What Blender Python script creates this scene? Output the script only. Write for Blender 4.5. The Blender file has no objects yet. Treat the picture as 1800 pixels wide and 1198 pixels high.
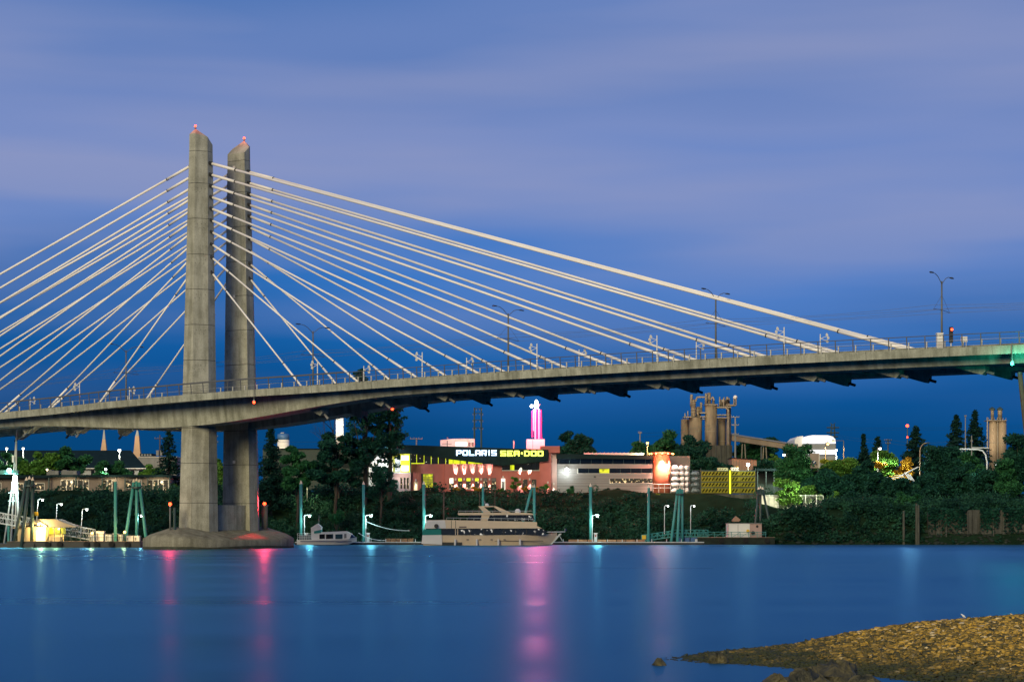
import bpy, math, random
import numpy as np
from mathutils import Vector, Matrix

random.seed(7); RNG = np.random.default_rng(11)
S = bpy.context.scene
COL = S.collection
R = math.radians

# ---------------------------------------------------------------- camera
F, CX, HY, HC = 3650.0, 900.0, 915.0, 3.65      # photo pixels (1800 wide), eye height in metres
cam_d = bpy.data.cameras.new('camera'); cam = bpy.data.objects.new('camera', cam_d); COL.objects.link(cam)
cam_d.sensor_width = 36; cam_d.lens = 36 * F / 1800; cam_d.shift_y = (HY - 599) / 1800
cam_d.clip_start = 0.5; cam_d.clip_end = 9000
cam.location = (0, 0, HC); cam.rotation_euler = (R(90), 0, 0)
S.camera = cam

# ---------------------------------------------------------------- sky
wd = bpy.data.worlds.new('World'); S.world = wd; wd.use_nodes = True
nt = wd.node_tree; N = nt.nodes; L = nt.links; N.clear()
out = N.new('ShaderNodeOutputWorld'); bg = N.new('ShaderNodeBackground'); L.new(bg.outputs[0], out.inputs[0])
tc = N.new('ShaderNodeTexCoord'); sep = N.new('ShaderNodeSeparateXYZ'); L.new(tc.outputs['Generated'], sep.inputs[0])
# large soft warp so that the cloud layer is not ruler-straight
wn = N.new('ShaderNodeTexNoise'); wn.inputs['Scale'].default_value = 2.4; wn.inputs['Detail'].default_value = 2
wm = N.new('ShaderNodeMapping'); wm.inputs['Scale'].default_value = (1, 1, 4.0); wm.inputs['Location'].default_value = (3.1, 0.4, 0)
L.new(tc.outputs['Generated'], wm.inputs[0]); L.new(wm.outputs[0], wn.inputs[0])
ma = N.new('ShaderNodeMath'); ma.operation = 'MULTIPLY_ADD'; ma.inputs[1].default_value = 0.16; ma.inputs[2].default_value = -0.08
L.new(wn.outputs[0], ma.inputs[0])
ad = N.new('ShaderNodeMath'); ad.operation = 'ADD'; L.new(sep.outputs[2], ad.inputs[0]); L.new(ma.outputs[0], ad.inputs[1])
rp = N.new('ShaderNodeValToRGB'); L.new(ad.outputs[0], rp.inputs[0])
cr = rp.color_ramp
stops = [(0.0, (.002, .060, .195)), (.03, (.002, .068, .23)), (.06, (.004, .092, .32)), (.09, (.011, .134, .44)), (.13, (.045, .20, .60)), (.17, (.125, .25, .62)), (.21, (.20, .285, .59)), (.255, (.085, .195, .50)), (.5, (.05, .125, .31)), (1.0, (.04, .085, .23))]
cr.elements[0].position, cr.elements[1].position = 0, 1
for i, (p, c) in enumerate(stops):
    e = cr.elements[0] if i == 0 else (cr.elements[len(cr.elements) - 1] if i == len(stops) - 1 else cr.elements.new(p))
    e.position = p; e.color = (*c, 1)
# cloud streaks
cn = N.new('ShaderNodeTexNoise'); cn.inputs['Scale'].default_value = 3.2; cn.inputs['Detail'].default_value = 3.5; cn.inputs['Roughness'].default_value = .42
cm = N.new('ShaderNodeMapping'); cm.inputs['Scale'].default_value = (1.0, 1.0, 8.5); cm.inputs['Location'].default_value = (5.35, 1.7, .2); cm.inputs['Rotation'].default_value = (0, R(4), 0)
L.new(tc.outputs['Generated'], cm.inputs[0]); L.new(cm.outputs[0], cn.inputs[0])
cr2 = N.new('ShaderNodeValToRGB'); L.new(cn.outputs[0], cr2.inputs[0])
cr2.color_ramp.elements[0].position = .38; cr2.color_ramp.elements[0].color = (0, 0, 0, 1)
cr2.color_ramp.elements[1].position = .68; cr2.color_ramp.elements[1].color = (1, 1, 1, 1)
fade = N.new('ShaderNodeMapRange'); fade.inputs[1].default_value = .045; fade.inputs[2].default_value = .16; L.new(sep.outputs[2], fade.inputs[0])
mm = N.new('ShaderNodeMath'); mm.operation = 'MULTIPLY'; L.new(cr2.outputs[0], mm.inputs[0]); L.new(fade.outputs[0], mm.inputs[1])
m2 = N.new('ShaderNodeMath'); m2.operation = 'MULTIPLY'; m2.inputs[1].default_value = .72; L.new(mm.outputs[0], m2.inputs[0])
mx = N.new('ShaderNodeMixRGB'); mx.inputs[2].default_value = (.315, .35, .575, 1); L.new(m2.outputs[0], mx.inputs[0]); L.new(rp.outputs[0], mx.inputs[1])
L.new(mx.outputs[0], bg.inputs[0]); bg.inputs[1].default_value = 0.93

# ---------------------------------------------------------------- sun (low warm city-side glow from behind the camera)
SUN_AZ, SUN_EL = R(-20), R(19)
sd = bpy.data.lights.new('sun', 'SUN'); so = bpy.data.objects.new('sun', sd); COL.objects.link(so)
sd.energy = 2.75; sd.color = (1.0, .83, .47); sd.angle = R(24)
dvec = Vector((-math.sin(SUN_AZ) * math.cos(SUN_EL), math.cos(SUN_AZ) * math.cos(SUN_EL), -math.sin(SUN_EL)))
so.rotation_euler = dvec.to_track_quat('-Z', 'Y').to_euler()

S.view_settings.view_transform = 'Standard'; S.view_settings.look = 'None'
S.view_settings.exposure = 0; S.view_settings.gamma = 1; S.view_settings.use_curve_mapping = False
S.render.engine = 'CYCLES'
S.cycles.use_denoising = True
try: S.cycles.denoiser = 'OPENIMAGEDENOISE'
except Exception: pass
S.cycles.max_bounces = 6; S.cycles.diffuse_bounces = 2; S.cycles.glossy_bounces = 3; S.cycles.transmission_bounces = 4
S.cycles.transparent_max_bounces = 6; S.cycles.caustics_reflective = False; S.cycles.caustics_refractive = False
S.cycles.sample_clamp_indirect = 6; S.cycles.sample_clamp_direct = 0
S.cycles.use_light_tree = True

# ---------------------------------------------------------------- materials
MATS = {}
def mat(name, col, rough=.8, var=.18, scale=.6, metal=0, emit=0, ecol=None, bump=0, bscale=8, stretch=(1, 1, 1), spec=None, col2=None, detail=4):
    if name in MATS: return MATS[name]
    m = bpy.data.materials.new(name); m.use_nodes = True; MATS[name] = m
    t = m.node_tree; b = t.nodes['Principled BSDF']
    b.inputs['Roughness'].default_value = rough; b.inputs['Metallic'].default_value = metal
    if spec is not None: b.inputs['Specular IOR Level'].default_value = spec
    g = t.nodes.new('ShaderNodeNewGeometry'); mp = t.nodes.new('ShaderNodeMapping'); mp.inputs['Scale'].default_value = stretch
    t.links.new(g.outputs['Position'], mp.inputs[0])
    n = t.nodes.new('ShaderNodeTexNoise'); n.inputs['Scale'].default_value = scale; n.inputs['Detail'].default_value = detail
    t.links.new(mp.outputs[0], n.inputs[0])
    r = t.nodes.new('ShaderNodeValToRGB'); t.links.new(n.outputs[0], r.inputs[0])
    c2 = col2 or tuple(min(1, c * (1 + var)) for c in col)
    c1 = tuple(c * (1 - var) for c in col)
    r.color_ramp.elements[0].position = .32; r.color_ramp.elements[0].color = (*c1, 1)
    r.color_ramp.elements[1].position = .68; r.color_ramp.elements[1].color = (*c2, 1)
    t.links.new(r.outputs[0], b.inputs['Base Color'])
    if bump:
        n2 = t.nodes.new('ShaderNodeTexNoise'); n2.inputs['Scale'].default_value = bscale; n2.inputs['Detail'].default_value = 5
        t.links.new(g.outputs['Position'], n2.inputs[0])
        bp = t.nodes.new('ShaderNodeBump'); bp.inputs['Strength'].default_value = bump; bp.inputs['Distance'].default_value = .1
        t.links.new(n2.outputs[0], bp.inputs['Height']); t.links.new(bp.outputs[0], b.inputs['Normal'])
    if emit:
        b.inputs['Emission Color'].default_value = (*(ecol or col), 1); b.inputs['Emission Strength'].default_value = emit
    return m

def concrete(name, col, streak=.35):
    m = bpy.data.materials.new(name); m.use_nodes = True; MATS[name] = m
    t = m.node_tree; b = t.nodes['Principled BSDF']; b.inputs['Roughness'].default_value = .85; b.inputs['Specular IOR Level'].default_value = .25
    g = t.nodes.new('ShaderNodeNewGeometry')
    def noise(scale, st, det=5):
        mp = t.nodes.new('ShaderNodeMapping'); mp.inputs['Scale'].default_value = st; t.links.new(g.outputs['Position'], mp.inputs[0])
        n = t.nodes.new('ShaderNodeTexNoise'); n.inputs['Scale'].default_value = scale; n.inputs['Detail'].default_value = det; n.inputs['Roughness'].default_value = .6
        t.links.new(mp.outputs[0], n.inputs[0]); return n
    a = noise(.55, (1, 1, 1)); s = noise(1.3, (1, 1, .09)); f = noise(7, (1, 1, 1))
    def mulmix(prev, node, lo, hi, fac):
        r = t.nodes.new('ShaderNodeValToRGB'); r.color_ramp.elements[0].position = lo; r.color_ramp.elements[1].position = hi
        r.color_ramp.elements[0].color = (.45, .45, .42, 1); r.color_ramp.elements[1].color = (1.0, 1.0, 1.0, 1)
        t.links.new(node.outputs[0], r.inputs[0])
        x = t.nodes.new('ShaderNodeMixRGB'); x.blend_type = 'MULTIPLY'; x.inputs[0].default_value = fac
        t.links.new(prev, x.inputs[1]); t.links.new(r.outputs[0], x.inputs[2]); return x.outputs[0]
    rgb = t.nodes.new('ShaderNodeRGB'); rgb.outputs[0].default_value = (*col, 1)
    o = mulmix(rgb.outputs[0], a, .32, .6, .62); o = mulmix(o, s, .36, .6, streak); o = mulmix(o, f, .32, .6, .42)
    t.links.new(o, b.inputs['Base Color'])
    bp = t.nodes.new('ShaderNodeBump'); bp.inputs['Strength'].default_value = .35; bp.inputs['Distance'].default_value = .05
    t.links.new(f.outputs[0], bp.inputs['Height']); t.links.new(bp.outputs[0], b.inputs['Normal'])
    return m

def leafmat(name, c1, c2, scale=.5):
    m = bpy.data.materials.new(name); m.use_nodes = True; MATS[name] = m
    t = m.node_tree; b = t.nodes['Principled BSDF']; b.inputs['Roughness'].default_value = .6; b.inputs['Specular IOR Level'].default_value = .1
    g = t.nodes.new('ShaderNodeNewGeometry')
    n = t.nodes.new('ShaderNodeTexNoise'); n.inputs['Scale'].default_value = scale; n.inputs['Detail'].default_value = 6; n.inputs['Roughness'].default_value = .7
    t.links.new(g.outputs['Position'], n.inputs[0])
    r = t.nodes.new('ShaderNodeValToRGB'); r.color_ramp.elements[0].position = .35; r.color_ramp.elements[1].position = .66
    r.color_ramp.elements[0].color = (*c1, 1); r.color_ramp.elements[1].color = (*c2, 1)
    t.links.new(n.outputs[0], r.inputs[0]); t.links.new(r.outputs[0], b.inputs['Base Color'])
    tr = t.nodes.new('ShaderNodeBsdfTranslucent'); t.links.new(r.outputs[0], tr.inputs[0])
    ms = t.nodes.new('ShaderNodeMixShader'); ms.inputs[0].default_value = .3
    o = t.nodes['Material Output']; t.links.new(b.outputs[0], ms.inputs[1]); t.links.new(tr.outputs[0], ms.inputs[2]); t.links.new(ms.outputs[0], o.inputs[0])
    return m

def glow(name, col, e):
    if name in MATS: return MATS[name]
    m = bpy.data.materials.new(name); m.use_nodes = True; MATS[name] = m
    b = m.node_tree.nodes['Principled BSDF']; b.inputs['Base Color'].default_value = (*[min(1, c * .6) for c in col], 1)
    b.inputs['Emission Color'].default_value = (*col, 1); b.inputs['Emission Strength'].default_value = e
    return m

def litglass(name, base, e, spots, thr=.62, scale=1.4, dim=.0):
    """glass of a room with lamps in it: dim interior with bright spots where lamps stand"""
    m = bpy.data.materials.new(name); m.use_nodes = True; MATS[name] = m
    t = m.node_tree; b = t.nodes['Principled BSDF']; b.inputs['Roughness'].default_value = .12; b.inputs['Base Color'].default_value = (*base, 1)
    g = t.nodes.new('ShaderNodeNewGeometry'); n = t.nodes.new('ShaderNodeTexNoise'); n.inputs['Scale'].default_value = scale; n.inputs['Detail'].default_value = 4
    t.links.new(g.outputs['Position'], n.inputs[0])
    r = t.nodes.new('ShaderNodeValToRGB'); r.color_ramp.elements[0].position = thr - .05; r.color_ramp.elements[1].position = thr + .04
    r.color_ramp.elements[0].color = (*[c * dim for c in spots], 1); r.color_ramp.elements[1].color = (*spots, 1)
    t.links.new(n.outputs[0], r.inputs[0]); t.links.new(r.outputs[0], b.inputs['Emission Color']); b.inputs['Emission Strength'].default_value = e
    return m

concrete('concrete', (.46, .465, .40), .6); concrete('concrete_deck', (.44, .46, .395), .7); concrete('concrete_cap', (.29, .285, .23), .6); concrete('concrete_wall', (.10, .105, .095), .8)
mat('joint', (.08, .08, .075)); mat('stay_sheath', (.93, .90, .86), .45, .06, .3); mat('dark_collar', (.02, .022, .025), .5)
mat('galvanised', (.32, .33, .33), .5, .1, metal=.3); mat('dark_rail', (.10, .105, .11), .5, .1); mat('pale_post', (.55, .55, .5), .5, .08)
mat('white_paint', (.78, .78, .75), .5, .05); mat('pole_grey', (.13, .14, .14), .5, .1); mat('black', (.012, .012, .014), .5)
mat('teal_steel', (.05, .26, .25), .45, .15, .4, col2=(.07, .34, .32)); mat('pale_cone', (.75, .62, .5), .5); mat('dark_steel', (.03, .06, .06), .5)
mat('white_steel', (.62, .68, .68), .4, .1); mat('hull_dark', (.025, .028, .03), .6); mat('tyre', (.012, .012, .012), .9)
mat('deck_wood', (.22, .15, .1), .8, .25, 1.5); mat('plank', (.35, .18, .09), .8, .3, 2); mat('rubble', (.028, .038, .032), .9, .3, 1, bump=.5, spec=.1)
mat('cream_wall', (.62, .5, .3), .7, .08); mat('canopy', (.36, .3, .22), .7, .1); mat('yellow_paint', (.8, .5, .03), .5, .08)
mat('terracotta', (.45, .13, .105), .8, .10, .5); mat('pale_pink', (.45, .32, .29), .8, .06); mat('roof_dark', (.01, .022, .024), .7, .2, .4, spec=.08); mat('roof_rib', (.010, .024, .026), .7, spec=.08)
mat('cladding', (.21, .205, .20), .5, .07, .8, metal=.1, stretch=(.3, 1, 2)); mat('cladding_dark', (.05, .055, .055), .5)
mat('glass_dark', (.008, .012, .016), .06, .1, spec=.6); mat('orange_wall', (.40, .11, .06), .6, .08, .4); mat('trim_white', (.6, .58, .54), .6, .05)
mat('rust_silo', (.16, .13, .09), .8, .35, .9, stretch=(1, 1, .35), col2=(.22, .185, .13)); mat('silo_tan', (.28, .22, .15), .75, .15, .5, stretch=(1, 1, .3)); mat('silo_pipe', (.20, .18, .14), .6, .2)
mat('shed_pink', (.34, .21, .15), .8, .1); mat('roof_slate', (.008, .022, .027), .8, .15, .8, spec=.08); mat('wall_taupe', (.20, .165, .145), .8, .08); mat('wall_grey', (.22, .23, .225), .8, .1)
mat('hvac', (.13, .14, .14), .6); mat('spire_cream', (.55, .36, .22), .7, .06); mat('spire_lead', (.28, .3, .32), .5); mat('tank_blue', (.05, .14, .33), .5, .1)
mat('yacht_tan', (.76, .62, .44), .35, .05); mat('yacht_white', (.78, .78, .76), .3, .03); mat('yacht_teal', (.0, .22, .20), .7, .1); mat('navy_canvas', (.01, .03, .12), .8)
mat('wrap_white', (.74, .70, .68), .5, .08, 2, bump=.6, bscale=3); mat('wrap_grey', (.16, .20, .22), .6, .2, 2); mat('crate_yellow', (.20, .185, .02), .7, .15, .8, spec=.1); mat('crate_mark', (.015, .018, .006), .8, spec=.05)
mat('bark', (.05, .042, .035), .9, .3, 2, stretch=(1, 1, .3)); mat('ground_dark', (.014, .032, .018), .95, .3, .3, bump=.5, bscale=2, spec=0); mat('grass', (.10, .13, .035), .95, .25, .7)
mat('wood_pole', (.09, .07, .055), .9, .2, 2); mat('green_box', (.015, .04, .033), .6)
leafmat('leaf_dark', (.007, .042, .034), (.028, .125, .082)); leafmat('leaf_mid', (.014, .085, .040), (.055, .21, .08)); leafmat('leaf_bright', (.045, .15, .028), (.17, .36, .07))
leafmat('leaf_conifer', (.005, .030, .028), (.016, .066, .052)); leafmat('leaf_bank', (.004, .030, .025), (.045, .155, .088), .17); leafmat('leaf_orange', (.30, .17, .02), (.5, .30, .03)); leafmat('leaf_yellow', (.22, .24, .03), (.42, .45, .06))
litglass('window_room', (.01, .014, .016), 1.5, (1, .72, .35), .62, 2.3, .03); litglass('window_yellow', (.1, .1, .02), 1.0, (.85, .85, .03), .52, .8, .35); litglass('window_party', (.006, .014, .012), 3.0, (1, .9, .6), .70, 1.6, .004)
litglass('window_saloon', (.008, .012, .02), .9, (.75, .7, .6), .66, 1.6, .012)
glow('neon_pink_halo', (1, .02, .16), 1.3); glow('neon_white', (1, .33, .48), 1.5); glow('sign_blue', (.55, .75, 1.0), 3.0); glow('sign_yellow', (.85, .95, .12), 2.6); glow('sign_halo_blue', (.05, .18, .9), .5); glow('sign_halo_yellow', (.45, .6, .0), .35)
glow('panel_white', (1, .97, .8), 1.4); glow('panel_yellow', (.75, .85, .02), 1.1); glow('bulb_white', (.95, 1, .97), 14); glow('bulb_teal', (.6, 1, .95), 12); glow('bulb_orange', (1, .45, .1), 10); glow('bulb_red', (1, .04, .01), 12); glow('bulb_green', (.05, 1, .62), 10); glow('bulb_warm', (1, .8, .45), 10); glow('roof_floodlight_glow', (.95, .95, 1), 1.0)

# ---------------------------------------------------------------- mesh helpers
def wx(px, Y): return (px - CX) * Y / F
def wz(py, Y): return HC - (py - HY) * Y / F
def P(px, py, Y): return Vector((wx(px, Y), Y, wz(py, Y)))
ORG = {}
class MB:
    def __init__(s): s.v = []; s.f = []
    def add(s, vs, fs):
        o = len(s.v); s.v += [tuple(v) for v in vs]; s.f += [tuple(i + o for i in f) for f in fs]; return s
    def box(s, x0, x1, y0, y1, z0, z1):
        return s.add([(x0, y0, z0), (x1, y0, z0), (x1, y1, z0), (x0, y1, z0), (x0, y0, z1), (x1, y0, z1), (x1, y1, z1), (x0, y1, z1)],
                     [(0, 3, 2, 1), (4, 5, 6, 7), (0, 1, 5, 4), (1, 2, 6, 5), (2, 3, 7, 6), (3, 0, 4, 7)])
    def pb(s, x0, y0, x1, y1, Y, d):          # a box given by its front outline in photo pixels, its distance and depth
        return s.box(wx(x0, Y), wx(x1, Y), Y, Y + d, wz(y1, Y), wz(y0, Y))
    def hexa(s, a, b):                         # two matching quads
        return s.add(list(a) + list(b), [(0, 3, 2, 1), (4, 5, 6, 7), (0, 1, 5, 4), (1, 2, 6, 5), (2, 3, 7, 6), (3, 0, 4, 7)])
    def prism(s, pts, vec):
        n = len(pts); vec = Vector(vec); a = [Vector(p) for p in pts]; b = [p + vec for p in a]
        return s.add(a + b, [tuple(range(n - 1, -1, -1)), tuple(range(n, 2 * n))] + [(i, (i + 1) % n, n + (i + 1) % n, n + i) for i in range(n)])
    def pp(s, pix, Y, d): return s.prism([P(x, y, Y) for x, y in pix], (0, d, 0))
    def tube(s, p, q, r0, r1=None, n=8, cap=True):
        p = Vector(p); q = Vector(q); r1 = r0 if r1 is None else r1
        d = (q - p).normalized(); u = d.orthogonal().normalized(); w = d.cross(u)
        vs = []
        for c, r in ((p, r0), (q, r1)):
            vs += [c + (u * math.cos(2 * math.pi * i / n) + w * math.sin(2 * math.pi * i / n)) * r for i in range(n)]
        fs = [(i, (i + 1) % n, n + (i + 1) % n, n + i) for i in range(n)]
        if cap: fs += [tuple(range(n - 1, -1, -1)), tuple(range(n, 2 * n))]
        return s.add(vs, fs)
    def path(s, pts, r, n=6):
        for a, b in zip(pts[:-1], pts[1:]): s.tube(a, b, r, r, n)
        return s
    def lathe(s, c, prof, n=16):
        c = Vector(c); vs = []; fs = []
        for r, z in prof: vs += [c + Vector((r * math.cos(2 * math.pi * i / n), r * math.sin(2 * math.pi * i / n), z)) for i in range(n)]
        for k in range(len(prof) - 1): fs += [(k * n + i, k * n + (i + 1) % n, (k + 1) * n + (i + 1) % n, (k + 1) * n + i) for i in range(n)]
        fs += [tuple(range(n - 1, -1, -1)), tuple(range((len(prof) - 1) * n, len(prof) * n))]
        return s.add(vs, fs)
    def ball(s, c, r, n=10):
        k = 6; return s.lathe(c, [(max(1e-3, r * math.sin(math.pi * i / k)), -r * math.cos(math.pi * i / k)) for i in range(k + 1)], n)
    def build(s, name, m, parent=None, smooth=False, org=None):
        V = np.array(s.v, dtype=np.float64)
        if parent is not None: wo = Vector(org) if org is not None else ORG[parent.name]
        else:
            wo = Vector(org) if org is not None else Vector(((V[:, 0].min() + V[:, 0].max()) / 2, (V[:, 1].min() + V[:, 1].max()) / 2, V[:, 2].min()))
        me = bpy.data.meshes.new(name); me.from_pydata([tuple(v) for v in V - np.array(wo)], [], s.f); me.update()
        me.materials.append(MATS[m])
        if smooth:
            me.polygons.foreach_set('use_smooth', [len(p.vertices) <= 4 for p in me.polygons])
        o = bpy.data.objects.new(name, me); COL.objects.link(o)
        if parent is not None: o.parent = parent; o.location = wo - ORG[parent.name]
        else: o.location = wo
        ORG[o.name] = wo
        return o
def tag(o, label, cat, group=None, kind=None):
    if label: o['label'] = label
    if cat: o['category'] = cat
    if group: o['group'] = group
    if kind: o['kind'] = kind
    return o
def thing(name, label, cat, loc, group=None):
    o = bpy.data.objects.new(name, None); o.empty_display_size = .3; COL.objects.link(o); o.location = loc; ORG[o.name] = Vector(loc)
    return tag(o, label, cat, group)
def struct(o): o['kind'] = 'structure'; return o
def fastmesh(name, verts, faces_n, idx, m, parent=None, org=None, smooth=False):
    """numpy mesh: idx is (nf, faces_n) of vertex indices"""
    wo = np.array(org if org is not None else (ORG[parent.name] if parent is not None else (0, 0, 0)), dtype=np.float64)
    me = bpy.data.meshes.new(name); v = (verts - wo).astype(np.float32)
    me.vertices.add(len(v)); me.vertices.foreach_set('co', v.ravel())
    nf = len(idx); me.loops.add(nf * faces_n); me.loops.foreach_set('vertex_index', idx.astype(np.int32).ravel())
    me.polygons.add(nf); me.polygons.foreach_set('loop_start', (np.arange(nf) * faces_n).astype(np.int32))
    me.update(calc_edges=True); me.materials.append(MATS[m])
    o = bpy.data.objects.new(name, me); COL.objects.link(o)
    if parent is not None: o.parent = parent; o.location = Vector(wo) - ORG[parent.name]
    else: o.location = wo
    ORG[o.name] = Vector(wo); return o
def leaves(cent, size, up=.35):
    """leaf-shaped quads at the given centres"""
    n = len(cent); nrm = RNG.normal(size=(n, 3)); nrm[:, 2] = np.abs(nrm[:, 2]) + up; nrm /= np.linalg.norm(nrm, axis=1)[:, None]
    a = RNG.normal(size=(n, 3)); a -= nrm * (a * nrm).sum(1)[:, None]; a /= np.linalg.norm(a, axis=1)[:, None]; b = np.cross(nrm, a)
    sz = (size * RNG.uniform(.55, 1.3, n))[:, None]
    V = np.stack([cent - a * sz, cent + b * sz * .5 - a * sz * .1, cent + a * sz - nrm * sz * .2, cent - b * sz * .5 - a * sz * .1], 1).reshape(-1, 3)
    return V, np.arange(n * 4).reshape(n, 4)
def light(name, kind, loc, power, col, parent=None, radius=.15, aim=None, spot=None, blend=.5):
    d = bpy.data.lights.new(name, kind); d.energy = power; d.color = col
    d.shadow_soft_size = radius
    if kind == 'SPOT': d.spot_size = R(spot); d.spot_blend = blend
    o = bpy.data.objects.new(name, d); COL.objects.link(o)
    if parent is not None: o.parent = parent; o.location = Vector(loc) - ORG[parent.name]
    else: o.location = loc
    if aim is not None: o.rotation_euler = Vector(aim).to_track_quat('-Z', 'Y').to_euler()
    return o
WHITE = (.9, 1, .97); TEAL = (.62, 1, .93); SODIUM = (1, .5, .14); WARM = (1, .78, .45)
LP = 1.7     # overall lamp power

# ================================================================ SETTING
def smooth01(t): t = np.clip(t, 0, 1); return t * t * (3 - 2 * t)
# river
wm_ = bpy.data.materials.new('river_water'); wm_.use_nodes = True; MATS['river_water'] = wm_
t = wm_.node_tree; t.nodes.remove(t.nodes['Principled BSDF'])
gl = t.nodes.new('ShaderNodeBsdfGlossy'); gl.distribution = 'GGX'; gl.inputs['Color'].default_value = (.155, .44, .67, 1)
df = t.nodes.new('ShaderNodeBsdfDiffuse'); df.inputs['Color'].default_value = (.002, .045, .13, 1)
fr = t.nodes.new('ShaderNodeLayerWeight'); fr.inputs['Blend'].default_value = .25
mxs = t.nodes.new('ShaderNodeMixShader'); t.links.new(fr.outputs['Fresnel'], mxs.inputs[0]); t.links.new(df.outputs[0], mxs.inputs[1]); t.links.new(gl.outputs[0], mxs.inputs[2])
t.links.new(mxs.outputs[0], t.nodes['Material Output'].inputs[0])
g = t.nodes.new('ShaderNodeNewGeometry')
def wnoise(sc, st, det):
    mp = t.nodes.new('ShaderNodeMapping'); mp.inputs['Scale'].default_value = st; t.links.new(g.outputs['Position'], mp.inputs[0])
    n = t.nodes.new('ShaderNodeTexNoise'); n.inputs['Scale'].default_value = sc; n.inputs['Detail'].default_value = det; t.links.new(mp.outputs[0], n.inputs[0]); return n
n1 = wnoise(.09, (.12, 1, 1), 4)
mr = t.nodes.new('ShaderNodeMapRange'); mr.inputs[1].default_value = .3; mr.inputs[2].default_value = .7; mr.inputs[3].default_value = .26; mr.inputs[4].default_value = .38
t.links.new(n1.outputs[0], mr.inputs[0]); t.links.new(mr.outputs[0], gl.inputs['Roughness'])
n2 = wnoise(.35, (.25, 1, 1), 3)
bp = t.nodes.new('ShaderNodeBump'); bp.inputs['Strength'].default_value = .05; bp.inputs['Distance'].default_value = .1
t.links.new(n2.outputs[0], bp.inputs['Height']); t.links.new(bp.outputs[0], gl.inputs['Normal'])
struct(MB().add([(-2500, -300, 0), (2500, -300, 0), (2500, 345, 0), (-2500, 345, 0)], [(0, 1, 2, 3)]).build('river', 'river_water', org=(0, 0, 0)))

# far bank and the land behind it, out to the horizon
def shore(x): return 336 - 16 * smooth01((np.asarray(x, float) - 33) / 12)
def ground_z(x, y):
    x = np.asarray(x, float); y = np.asarray(y, float); d = y - shore(x)
    right = smooth01((x - 33) / 14)
    zl = -1.2 + 9.7 * smooth01((d + 3) / 25)
    zr = -1.2 + 6.6 * smooth01((d + 2) / 9) + 3.1 * smooth01((d - 24) / 26)
    wob = .5 * np.sin(x * .21 + 1) * np.sin(y * .17) + .3 * np.sin(x * .53 + y * .4)
    return zl * (1 - right) + zr * right + wob * smooth01(d / 6) * (1 - smooth01((d - 20) / 6))
xs = np.concatenate([np.linspace(-2500, -140, 14), np.arange(-130, 131, 2.0), np.linspace(140, 2500, 14)])
ys = np.concatenate([np.arange(310, 380, 1.5), np.linspace(385, 700, 16), np.linspace(800, 6000, 8)])
gx, gy = np.meshgrid(xs, ys); gz = ground_z(gx, gy)
nx = len(xs); ii = np.arange(len(ys) - 1)[:, None] * nx + np.arange(nx - 1)[None]; ii = ii.ravel()
struct(fastmesh('ground', np.stack([gx.ravel(), gy.ravel(), gz.ravel()], 1), 4, np.stack([ii, ii + 1, ii + nx + 1, ii + nx], 1), 'ground_dark'))
def gz1(x, y): return float(ground_z(x, y))

# near gravel spit
def spit_z(x, y):
    x = np.asarray(x, float); y = np.asarray(y, float)
    hr = np.interp(x, [0, 3.2, 3.9, 5.6, 7.9, 9.6, 11.5, 14.7, 20, 45], [-.5, -.28, -.06, .06, .24, .54, .77, .91, 1.0, 1.1])
    yr = 54.4 + .50 * (x - 3.7)
    d = y - yr
    wn_ = np.interp(x, [0, 3.5, 5.8, 7.5, 9, 14, 45], [2, 2.2, 5.4, 8.6, 12.5, 22, 60])
    q = np.where(d < 0, -d / wn_, d / 5.5)
    return np.maximum(hr + .35, .02) * (1 - np.minimum(q, 8) ** 2) - .35
xs = np.arange(1.5, 40, .4); ys = np.arange(22, 76, .4)
gx, gy = np.meshgrid(xs, ys); gz = np.maximum(spit_z(gx, gy) - .03, -1.2) + .04 * np.sin(gx * 2.1) * np.sin(gy * 1.7)
nx = len(xs); ii = (np.arange(len(ys) - 1)[:, None] * nx + np.arange(nx - 1)[None]).ravel()
mat('gravel_bed', (.10, .075, .03), .95, .3, 3, bump=.6, bscale=20)
struct(fastmesh('gravel_bank', np.stack([gx.ravel(), gy.ravel(), gz.ravel()], 1), 4, np.stack([ii, ii + 1, ii + nx + 1, ii + nx], 1), 'gravel_bed'))
# stone material: each stone its own tone (noise read at stone scale), wet and mossy along the waterline
m = bpy.data.materials.new('river_stones'); m.use_nodes = True; MATS['river_stones'] = m
t = m.node_tree; b = t.nodes['Principled BSDF']; b.inputs['Roughness'].default_value = .75; b.inputs['Specular IOR Level'].default_value = .3
g = t.nodes.new('ShaderNodeNewGeometry')
r = t.nodes.new('ShaderNodeValToRGB'); t.links.new(g.outputs['Random Per Island'], r.inputs[0])
cs = [(0, (.03, .035, .018)), (.38, (.15, .11, .025)), (.68, (.36, .225, .035)), (.93, (.60, .38, .065)), (1, (.68, .55, .32))]
r.color_ramp.elements[0].color = (*cs[0][1], 1); r.color_ramp.elements[1].color = (*cs[-1][1], 1)
for p, c in cs[1:-1]: e = r.color_ramp.elements.new(p); e.color = (*c, 1)
sp = t.nodes.new('ShaderNodeSeparateXYZ'); t.links.new(g.outputs['Position'], sp.inputs[0])
n = t.nodes.new('ShaderNodeTexNoise'); n.inputs['Scale'].default_value = .9; n.inputs['Detail'].default_value = 4; t.links.new(g.outputs['Position'], n.inputs[0])
a1 = t.nodes.new('ShaderNodeMath'); a1.operation = 'MULTIPLY_ADD'; a1.inputs[1].default_value = -.9; t.links.new(n.outputs[0], a1.inputs[0]); t.links.new(sp.outputs[2], a1.inputs[2])
mr = t.nodes.new('ShaderNodeMapRange'); mr.inputs[1].default_value = -.36; mr.inputs[2].default_value = .10; t.links.new(a1.outputs[0], mr.inputs[0])
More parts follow.
